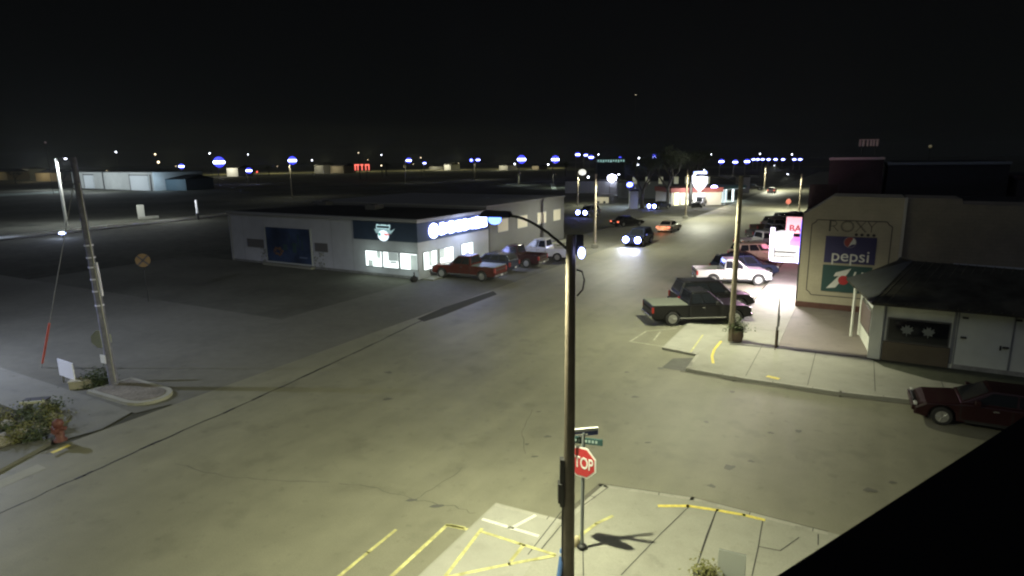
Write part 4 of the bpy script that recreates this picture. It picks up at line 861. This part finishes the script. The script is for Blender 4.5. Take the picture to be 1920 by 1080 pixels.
# planting bed with rocks
bedp = [(-24.6,8.9),(-23.5,6.4),(-22.9,2.0),(-28,0),(-30.5,9.2),(-27,9.85)]
struct('planting_bed', MB().prism(P2(bedp), -.05, .12), mat('bed_soil',(.05,.045,.035),.95,nscale=5,namt=.4,bump=.5))
random.seed(11)
def rock(px, py, r):
    p = G(px, py, .12); mb = MB().ball((0,0,r*.35), r, 8, 6, (1.2,.9,.65)); mb.v = [tuple(Vector(q)*(1+random.uniform(-.18,.18))) for q in mb.v]
    o = mb.build('rock', rockm); o.location = p; o.rotation_euler = (0,0,random.uniform(0,6)); tag(o, 'pale rounded rock among the plants of the corner bed', 'rock', 'rocks in the corner bed')
for px, py, r in ((12,800,.22),(22,803,.2),(35,818,.25),(5,833,.35),(55,775,.15),(75,780,.18),(90,790,.15),(70,803,.2),(28,822,.18),(60,822,.15),(82,810,.14),(45,795,.17),(-5,815,.2),(100,782,.14),(18,788,.16)):
    rock(px, py, r)
for i, (px, py) in enumerate(((18,815),(45,812),(62,795),(88,778),(78,800),(100,800),(50,780),(8,790),(100,770),(30,830),(70,825),(-20,820))):
    bush('bedding_plant', 'straggly yellow-green plant in the corner bed', 'plant', G(px,py,.12), .40, .40, 420, leafy if i % 2 else leaf, 'plants in the corner bed', .055)
hy = thing('fire_hydrant', 'red fire hydrant at the corner of the planting bed', 'hydrant', G(114,826,.1), 0)
rdm = mat('hydrant_red',(.11,.035,.028),.6)
MB().tube([(0,0,0),(0,0,.06),(0,0,.08),(0,0,.55),(0,0,.6),(0,0,.72),(0,0,.8)], [.2,.2,.14,.14,.18,.14,.03], 14).build('barrel', rdm, hy)
MB().tube([(-.24,0,.45),(.24,0,.45)], .07, 10).tube([(0,-.25,.42),(0,0,.42)], .09, 10).build('nozzles', rdm, hy)
bn = thing('stone_bench', 'dark slab bench with a pale front edge behind the bed', 'bench', G(70,768,.1), R(12))
MB().box(-.42,.42,-.22,.22,.36,.43).build('seat', mat('dark_slab',(.03,.03,.035),.7), bn); MB().box(-.42,.42,-.26,-.221,.34,.44).build('front_edge', mat('pale_edge',(.5,.5,.38),.7), bn)
for x in (-.3,.3): MB().box(x-.06,x+.06,-.16,.16,0,.36).build('leg', concrete, bn)
# ------------------------------------------------------------------ railway and far left
rail = mat('rail_steel',(.6,.6,.52),.3,metal=.8)
tr = MB(); a_ = G(-60,455); b_ = G(430,402); b2_ = b_ + (b_-a_)*.6
d_ = (b_-a_).normalized(); n_ = Vector((-d_.y,d_.x,0))
def along(off, z0, z1, w_): 
    p = a_-d_*40+n_*off; q = b2_+n_*off; return MB().hexa([p-n_*w_+Vector((0,0,z0)), q-n_*w_+Vector((0,0,z0)), q+n_*w_+Vector((0,0,z0)), p+n_*w_+Vector((0,0,z0))][::1], [p-n_*w_+Vector((0,0,z1)), q-n_*w_+Vector((0,0,z1)), q+n_*w_+Vector((0,0,z1)), p+n_*w_+Vector((0,0,z1))])
struct('railway_ballast', along(0,-.02,.12,2.0), mat('ballast',(.09,.085,.075),.95,nscale=3,namt=.3))
rt = thing('railway_track', 'pair of shiny railway rails crossing the dark field at the left', 'railway track', (0,0,0), 0)
along(-.72,.12,.30,.07).build('rail', rail, rt); along(.72,.12,.30,.07).build('rail', rail, rt)
lw = thing('track_gleam', 'low bluish gleam on a short stub by the rails', 'light', G(118,446), 0)
MB().tube([(0,0,0),(0,0,.5)], .08, 8).build('stub', darkmet, lw); MB().ball((0,0,.6), .22, 10, 6, (2.2,1,.7)).build('lens', emat('track_blue',(.4,.5,1),14), lw)  # glowing ball for the gleam by the rails
point_light(lw, (0,-.3,1.2), 300, (.6,.7,1), .3)
mo = thing('concrete_marker', 'pale concrete monument with a low base beyond the rails', 'monument', G(266,410), R(30))
MB().box(-.55,.55,-.4,.4,0,2.4).build('pillar', mat('marker_pale',(.38,.38,.34),.8), mo, .05); MB().box(-.4,2.6,-.6,.6,0,.4).build('base', concrete, mo)
point_light(mo, (-2,-4,4), 500, (.9,.95,.8), .3)
wp = thing('marker_post', 'short bright white post beyond the rails above the shop roof', 'post', G(372,412), 0)
MB().tube([(0,0,0),(0,0,1.1)], .18, 10).build('lower_post', darkmet, wp); MB().tube([(0,0,1.1),(0,0,3.3)], .2, 10).build('upper_post', mat('reflective_white',(.85,.85,.85),.5), wp)
point_light(wp, (-2.5,-3,4), 900, (.9,.95,1), .3)
def gable(name, label, px0, px1, base_y, top_y, m, group=None, depth=14, roofm=None, doors=0, D=None, lit=None, cat='building', light=0, lc=(1,.95,.75)):
    a = G(px0, base_y); b = G(px1, base_y); L_ = (b-a).length; ang = math.atan2(b.y-a.y, b.x-a.x); h = HT(a.lerp(b,.5), 0, top_y)
    t = thing(name, label, cat, a, ang, group)
    he = h*.72
    MB().box(0,L_,0,depth,0,he).build('wall', m, t)
    MB().pyz([(-.5,he),(depth+.5,he),(depth/2,h)], -.3, L_+.3).build('roof', roofm or roofd, t)
    for i in range(doors):
        x = L_*(i+.35)/(doors+.2); MB().box(x,x+L_*.13,-.08,-.01,0,he*.85).build('door', lit or frm, t)
    if light: point_light(t, (L_*.4,-7,he*1.1), light, lc, .5)
    return t
# long white warehouse
a = G(138,352); b = G(290,358); L_ = (b-a).length; ang = math.atan2(b.y-a.y, b.x-a.x); h = HT(a.lerp(b,.5), 0, 323)
wh = thing('warehouse', 'long white metal warehouse with wide doors beyond the railway', 'warehouse', a, ang)
whm = mat('white_metal',(.5,.52,.5),.7,nscale=.3,namt=.1); MB().box(0,L_,0,18,0,h).build('wall', whm, wh); MB().box(-.3,L_+.3,-.3,18,h,h+.3).build('roof', roofd, wh)
for u0, u1 in ((.17,.30),(.75,.95)):
    MB().box(L_*u0,L_*u1,-.15,-.01,0,h*.82).build('door', mat('door_pale',(.62,.66,.68),.7), wh); MB().box(L_*u0-.5,L_*u0,-.2,-.01,0,h*.9).box(L_*u0,L_*u1,-.2,-.01,h*.82,h*.88).build('door_frame', darkmet, wh)
MB().box(L_*.42,L_*.43,-.2,-.01,0,h).build('downpipe', darkmet, wh); MB().box(L_*.97,L_*.98,-.2,-.01,0,h*.9).build('downpipe', darkmet, wh)
for x in (.2,.55,.85): point_light(wh, (L_*x,-14,h*.9), 5200, (.85,.95,1), .5)
HG = 'distant houses along the horizon'
housem = mat('house_pale',(.35,.34,.28),.85); houset = mat('house_tan',(.30,.25,.16),.85)
gable('house', 'distant tan house with a lit porch at the far left', 68, 112, 340, 318, houset, HG, light=1600, lc=(1,.85,.5))
gable('house', 'small pale house left of the tan one on the far left', 34, 56, 331, 312, housem, HG, light=900)
gable('house', 'dim low house at the extreme left of the horizon', -20, 15, 338, 316, houset, HG, light=600, lc=(1,.9,.5))
gable('house', 'dim teal shed right of the white warehouse', 308, 350, 357, 328, mat('teal_shed',(.12,.17,.19),.8), HG, light=1500, lc=(.6,.8,1))
gable('house', 'pale gabled house under the brightest far lamp', 426, 447, 331, 309, mat('house_white',(.6,.6,.55),.8), HG, light=4500)
gable('house', 'broad dim house left of the red lettered sign', 590, 607, 325, 304, housem, HG, light=1600)
gable('house', 'second dim house next to the red lettered sign', 620, 645, 325, 306, houset, HG, light=1600)
gable('house', 'tiny pale gabled house right of the blue lamp', 833, 845, 319, 305, mat('house_white',(.6,.6,.55),.8), HG, light=3500)
gable('house', 'far cream house behind the grey wing roof', 936, 952, 319, 307, housem, HG, light=3500)
gable('house', 'low far house between the two bright lamps', 998, 1010, 318, 309, houset, HG, light=2000)
gable('house', 'long pale house below the blue lamp', 805, 830, 318, 310, housem, HG, light=1800)
# red lettered sign
p0 = AT(665,314,330); p1 = AT(697,314,330)
rsn = thing('neon_sign', 'glowing red lettered sign on the horizon', 'sign', (p0.x,p0.y,0), 0); wS = p1.x-p0.x; zc = p0.z
for x in (.3,.7): MB().tube([(wS*x,0,0),(wS*x,0,zc-1)], .15, 6).build('post', darkmet, rsn)
sx_ = MB()
for a, b in ((.0,.07),(.16,.22),(.40,.46),(.62,.68),(.80,.86)): sx_.box(wS*a,wS*b,-.1,.1,zc-1.5,zc+1.3)
sx_.box(wS*.0,wS*.28,-.1,.1,zc+1.0,zc+1.6).box(wS*.33,wS*.52,-.1,.1,zc+1.0,zc+1.6).box(wS*.62,wS*.86,-.1,.1,zc+1.0,zc+1.6); sx_.build('red_strokes', emat('neon_red2',(1,.16,.11),1.6), rsn)
# ------------------------------------------------------------------ middle distance: pale wall, store, shield sign, canopy, trees
def wbox(name, label, px0, px1, by, ty, m, depth=8, cat='building', group=None):
    a = G(px0, by); b = G(px1, by); L_ = (b-a).length; ang = math.atan2(b.y-a.y, b.x-a.x); h = HT(a.lerp(b,.5), 0, ty)
    t = thing(name, label, cat, a, ang, group); MB().box(0,L_,0,depth,0,h-.25).build('wall', m, t); MB().box(-.1,L_+.1,-.1,depth,h-.25,h).build('roof', roofd, t); return t, L_, h
wbox('storage_building', 'long pale wall lit by the glaring yard lamp', 1060, 1157, 362, 338, mat('pale_block',(.45,.46,.45),.8))
wbox('storage_building', 'grey block wall just right of the glaring lamp', 1159, 1176, 372, 341, mat('grey_block',(.16,.17,.16),.8))
t, L_, h = wbox('small_shed', 'pale bluish shed front washed by the blue yard lamp', 1180, 1196, 392, 356, mat('shed_pale',(.42,.45,.45),.8), 4)
tt, L_, h = wbox('tan_trailer', 'small tan box trailer parked beyond the grey annex', 1115, 1141, 381, 367, mat('trailer_tan',(.42,.38,.28),.8), 2.5, 'trailer')
for x in (L_*.25,L_*.7): MB().tube([(x,-.05,.2),(x,.2,.2)], .3, 12).build('wheel', black, tt)
point_light(tt, (L_*.5,-4,4), 350, (1,.95,.75), .3)
# long low wall behind the trees
wbox('long_building', 'long dim building with small lit openings behind the bare trees', 1165, 1258, 372, 338, mat('dim_wall',(.12,.12,.10),.85), 10)
lo = bpy.data.objects['long_building']
for x in (2.5,5.5,8.5,12,14.5,16.5,19): MB().box(x,x+1.0,-.1,-.02,3.4,5.0).build('window', emat('dim_yellow',(.55,.55,.25),.28), lo)
# store
a = G(1258,386); b = G(1352,384); L_ = (b-a).length; ang = math.atan2(b.y-a.y, b.x-a.x); h = HT(a.lerp(b,.5), 0, 352)
store = thing('roadside_store', 'white roadside store with a red fascia and lit doorway', 'store', a, ang)
MB().box(0,L_,0,9,0,h-.9).build('wall', mat('store_white',(.5,.48,.42),.8), store); MB().box(-.2,L_+.2,-.3,9.2,h-.9,h).build('fascia', mat('store_red',(.20,.05,.045),.7), store, .03)
MB().box(.6,1.5,-.1,-.02,.1,2.6).build('doorway', emat('door_lit',(1,1,.55),1.6), store)
for x in (2.1,2.9): MB().box(x,x+.6,-.1,-.02,.2,1.1).build('window', emat('door_lit',(1,1,.55),1.6), store)
MB().box(5.3,6.9,-.1,-.02,1.0,2.4).build('window', emat('store_window',(.8,.85,1),1.0), store)
MB().box(3.4,5.0,-.1,-.02,.9,2.3).build('window', emat('store_win_dim',(.6,.62,.6),.35), store)
point_light(store, (3,-3,3.2), 1300, (1,1,.9), .4); point_light(store, (8.5,-3.5,3.2), 900, (1,.9,.7), .4)
# shield sign on its column
q0 = AT(1311,341,122); zq = q0.z
sd = thing('shield_sign', 'large glowing white shield-shaped sign on a dark column', 'sign', (q0.x-.8,q0.y,0), 0)
MB().tube([(-.7,.25,0),(-.7,.25,zq)], .35, 10).build('column', darkmet, sd)
k_ = 122/FPX
MB().pxz([((x-1303)*k_, zq-(y-341)*k_*.98) for x, y in ((1300,326),(1323,325),(1325,330),(1325,343),(1320,351),(1311,360),(1303,351),(1298,343),(1297,330))], -.3, .1).build('sign_face', emat('shield_white',(.7,.75,1),2.2, True), sd)
MB().pxz([((x-1303)*k_, zq-(y-341)*k_*.98) for x, y in ((1305,353),(1317,353),(1311,362))], -.34, -.31).build('red_tip', emat('tip_red',(1,.25,.25),1.6), sd)
MB().pxz([((x-1303)*k_, zq-(y-341)*k_*.98) for x, y in ((1299,322),(1323,321),(1324,325),(1300,326))], -.2, .05).build('blue_top', emat('blue_top',(.25,.35,1),3), sd)
point_light(sd, (1.5,-3,zq-3), 500, (.9,.9,1), .5)
# canopy with lit columns
a = G(1356,381); b = G(1395,377); L_ = (b-a).length; ang = math.atan2(b.y-a.y, b.x-a.x)
cn = thing('fuel_canopy', 'teal edged fuel canopy with bright white columns', 'canopy', a, ang); hc = HT(a, 0, 350)
MB().box(-.4,L_+.5,0,7,hc-.6,hc).build('canopy_roof', mat('canopy_teal',(.10,.22,.26),.6), cn); MB().box(-.3,L_+.4,.1,6.9,hc-.65,hc-.6).build('soffit_light', emat('soffit_white',(.8,.95,1),1.0), cn)
for x in (.2,1.3,4.2): MB().box(x,x+.35,.2,.5,0,hc-.65).build('column', emat('column_lit',(.75,.95,1),.8), cn)
MB().box(-.6,L_+.6,-.5,7.2,0,.12).build('island', concrete, cn); point_light(cn, (2,2.5,hc-1.2), 1800, (.8,.95,1), .5)
# second building past the canopy
wbox('storage_building', 'dim grey shop front beyond the fuel canopy', 1385, 1405, 362, 330, mat('dim_shop',(.28,.26,.24),.8), 8)
MAGA = AT(1140,299,300); 
gl_ = thing('lit_storefront', 'low greenish lit storefront strip on the skyline', 'building', (AT(1120,300,290).x,290,0), 0)
wL = AT(1172,300,290).x-AT(1120,300,290).x; zL = AT(1140,301,290).z
MB().box(0,wL,0,8,0,zL+1.2).build('wall', mat('far_dark',(.05,.06,.06),.9), gl_); lm = MB()
for k in range(11): lm.box(wL*(k+.15)/11, wL*(k+.72)/11, -.15,-.02, zL-.5-(k%3)*.15, zL+.35)
lm.build('window', emat('green_white',(.45,.85,.75),.5), gl_)
# bare trees
def tree(label, base, h, seed, spread=1.0, group='bare trees in the middle distance', nleaf=2500, name='bare_tree', m=leaf):
    random.seed(seed); t = thing(name, label, 'tree', base, 0, group); tr_ = MB(); tips = []
    def br_(p, d, l, r, lv):
        q = p + d*l; mid = (p+q)/2 + Vector((random.uniform(-1,1),random.uniform(-1,1),0))*l*.06
        tr_.tube([p, mid, q], [r, r*.85, r*.68], 6 if lv < 3 else 4, caps=False)
        if lv >= 5: tips.append(q); return
        if lv >= 3: tips.append(q)
        for i in range(3 if lv < 4 else 2):
            a = random.uniform(0,6.28); e = random.uniform(.35,.75)*spread
            n = (d + Vector((math.cos(a)*e, math.sin(a)*e, random.uniform(0,.25)))).normalized(); br_(q, n, l*random.uniform(.62,.82), r*.6, lv+1)
    br_(Vector((0,0,-.1)), Vector((0,0,1)), h*.26, h*.03, 0)
    tr_.build('trunk', barkm, t); lf = MB()
    for i in range(nleaf):
        p = random.choice(tips) + Vector((random.gauss(0,1),random.gauss(0,1),random.gauss(0,.8)))*h*.035
        d = Vector((random.uniform(-1,1),random.uniform(-1,1),random.uniform(-1,1))).normalized()*h*.012; q = d.cross(Vector((.3,.5,1))).normalized()*h*.006
        lf.add([p-d,p-q,p+d,p+q], [(0,1,2,3)])
    lf.build('crown', m, t); return t
tree('large bare tree directly behind the blue yard lamp', G(1204,390), 12.5, 3, 1.1)
tree('large bare tree left of the lit store and shield sign', G(1251,388), 13.5, 5, 1.15)
tree('taller leafless tree rising behind the shield sign', G(1300,376), 14, 8, 1.0)
random.seed(21)
for px, py, h_, lab in ((30,345,9,'dark rounded tree among the far left houses'),(120,345,8,'dark tree behind the pale steel lamp pole'),(320,352,10,'dark tree beside the teal shed'),(725,330,11,'dark tree between the red sign and the short lamp'),(1060,330,10,'dark tree below the trio of lamps'),(505,330,9,'dark tree left of the mural shop lamp')):
    tree(lab, G(px,py), h_, int(px), 1.2, 'dark trees along the horizon', 1500, 'dark_tree')
# hedgerow / dark ground beyond the rails
struct('far_road', MB().sheet([tuple(G(x,y)[:2]) for x, y in ((-60,372),(110,362),(110,359),(-60,366))], .02), mat('far_pale_road',(.16,.2,.17),.9))
for px, py, lab in ((972,347,'added lamp washing the pale drive behind the grey annex'),(1037,352,'added lamp at the bright kerb end behind the grey annex')):
    g = G(px, py); t = street_lamp(g, 4.5, (.6,0), lab, None, power=1300, lens=lampwarm, lr=.05, color=(.85,1,.85), r=.08)  # lamps added to light the pale drives
g = G(1477,392); post_sign('stop_sign', 'tiny red round-looking stop sign far down the right kerb', 'stop sign', g, HT(g,0,372), octagon(.5,0,HT(g,0,378)), mat('far_red_sign',(.35,.10,.08),.5), None, 0)
ls = thing('window_sign', 'small blue glowing sign hung on the facade past the theatre corner', 'sign', W(-3.3,76), STREET_RZ)
MB().box(-.5,.4,-.1,.1,4.4,5.2).build('sign_face', emat('blue_beer_sign',(.35,.5,1),1.5), ls); MB().tube([(.4,0,5),(.6,0,5)], .04, 6).build('bracket', darkmet, ls)
# lit verge strips of the middle distance
vs = MB()
for l in ([(950,346),(985,342),(1035,339)], [(1035,344),(1040,356)], [(1055,352),(1110,352)]): strip(vs, gp(l), 1.6, .02)
struct('pale_drives', vs, mat('drive',(.35,.37,.33),.85))
# overhead wires would not show at night; none are visible in the photograph
hz = MB().box(-1500,1500,-60,1600,-1.2,40).build('haze', mat('haze_tmp',(1,1,1)), kind='stuff'); hm = bpy.data.materials.new('haze_air'); hm.use_nodes = True
hn = hm.node_tree; hn.nodes.clear(); ho_ = hn.nodes.new('ShaderNodeOutputMaterial'); pv_ = hn.nodes.new('ShaderNodeVolumePrincipled'); pv_.inputs['Color'].default_value = (.8,.85,.9,1); pv_.inputs['Density'].default_value = .00014; pv_.inputs['Anisotropy'].default_value = .35
hn.links.new(pv_.outputs[0], ho_.inputs['Volume']); hz.data.materials.clear(); hz.data.materials.append(hm)
tag(hz, 'thin night haze over the whole town', 'haze')
# ------------------------------------------------------------------ sky, added fill light, camera
w = bpy.data.worlds.new('World'); sc.world = w; w.use_nodes = True; nt = w.node_tree
bg = nt.nodes['Background']; sky = nt.nodes.new('ShaderNodeTexSky'); sky.sky_type = 'NISHITA'; sky.sun_disc = False
sky.sun_elevation = R(-9); sky.sun_rotation = R(200); nt.links.new(sky.outputs[0], bg.inputs['Color']); bg.inputs['Strength'].default_value = .1
bg2 = nt.nodes.new('ShaderNodeBackground'); tcw = nt.nodes.new('ShaderNodeTexCoord'); sp_ = nt.nodes.new('ShaderNodeSeparateXYZ'); rmp = nt.nodes.new('ShaderNodeValToRGB')
nt.links.new(tcw.outputs['Generated'], sp_.inputs[0]); nt.links.new(sp_.outputs['Z'], rmp.inputs[0]); nt.links.new(rmp.outputs[0], bg2.inputs['Color'])
rmp.color_ramp.elements[0].color = (.0028,.0032,.0031,1); rmp.color_ramp.elements[1].color = (.0019,.0021,.0023,1); rmp.color_ramp.elements[1].position = .25
ads = nt.nodes.new('ShaderNodeAddShader'); nt.links.new(bg.outputs[0], ads.inputs[0]); nt.links.new(bg2.outputs[0], ads.inputs[1]); nt.links.new(ads.outputs[0], nt.nodes['World Output'].inputs['Surface'])
sn = bpy.data.lights.new('night_fill', 'SUN'); sn.energy = .17; sn.angle = R(50); sn.color = (.75,.82,1)  # broad dim sun added as ambient fill
so = bpy.data.objects.new('night_fill', sn); col.objects.link(so); so.rotation_euler = (R(40), 0, R(-30))
cd = bpy.data.cameras.new('Camera'); co = bpy.data.objects.new('Camera', cd); col.objects.link(co); sc.camera = co
cd.sensor_width = 36; cd.lens = 36*FPX/1920; cd.clip_start = .05; cd.clip_end = 6000
co.location = (0, 0, CAM_H)
Mx = Matrix((( _r2.x, -_d2.x, -_f.x),( _r2.y, -_d2.y, -_f.y),( _r2.z, -_d2.z, -_f.z)))
co.rotation_euler = Mx.to_euler()
sc.render.engine = 'CYCLES'
sc.cycles.use_denoising = True; sc.cycles.sample_clamp_indirect = 2.0; sc.cycles.max_bounces = 5; sc.cycles.caustics_reflective = False; sc.cycles.caustics_refractive = False
sc.cycles.filter_width = 2.2
sc.view_settings.view_transform = 'Standard'; sc.view_settings.look = 'None'; sc.view_settings.exposure = 0; sc.view_settings.gamma = 1; sc.view_settings.use_curve_mapping = False
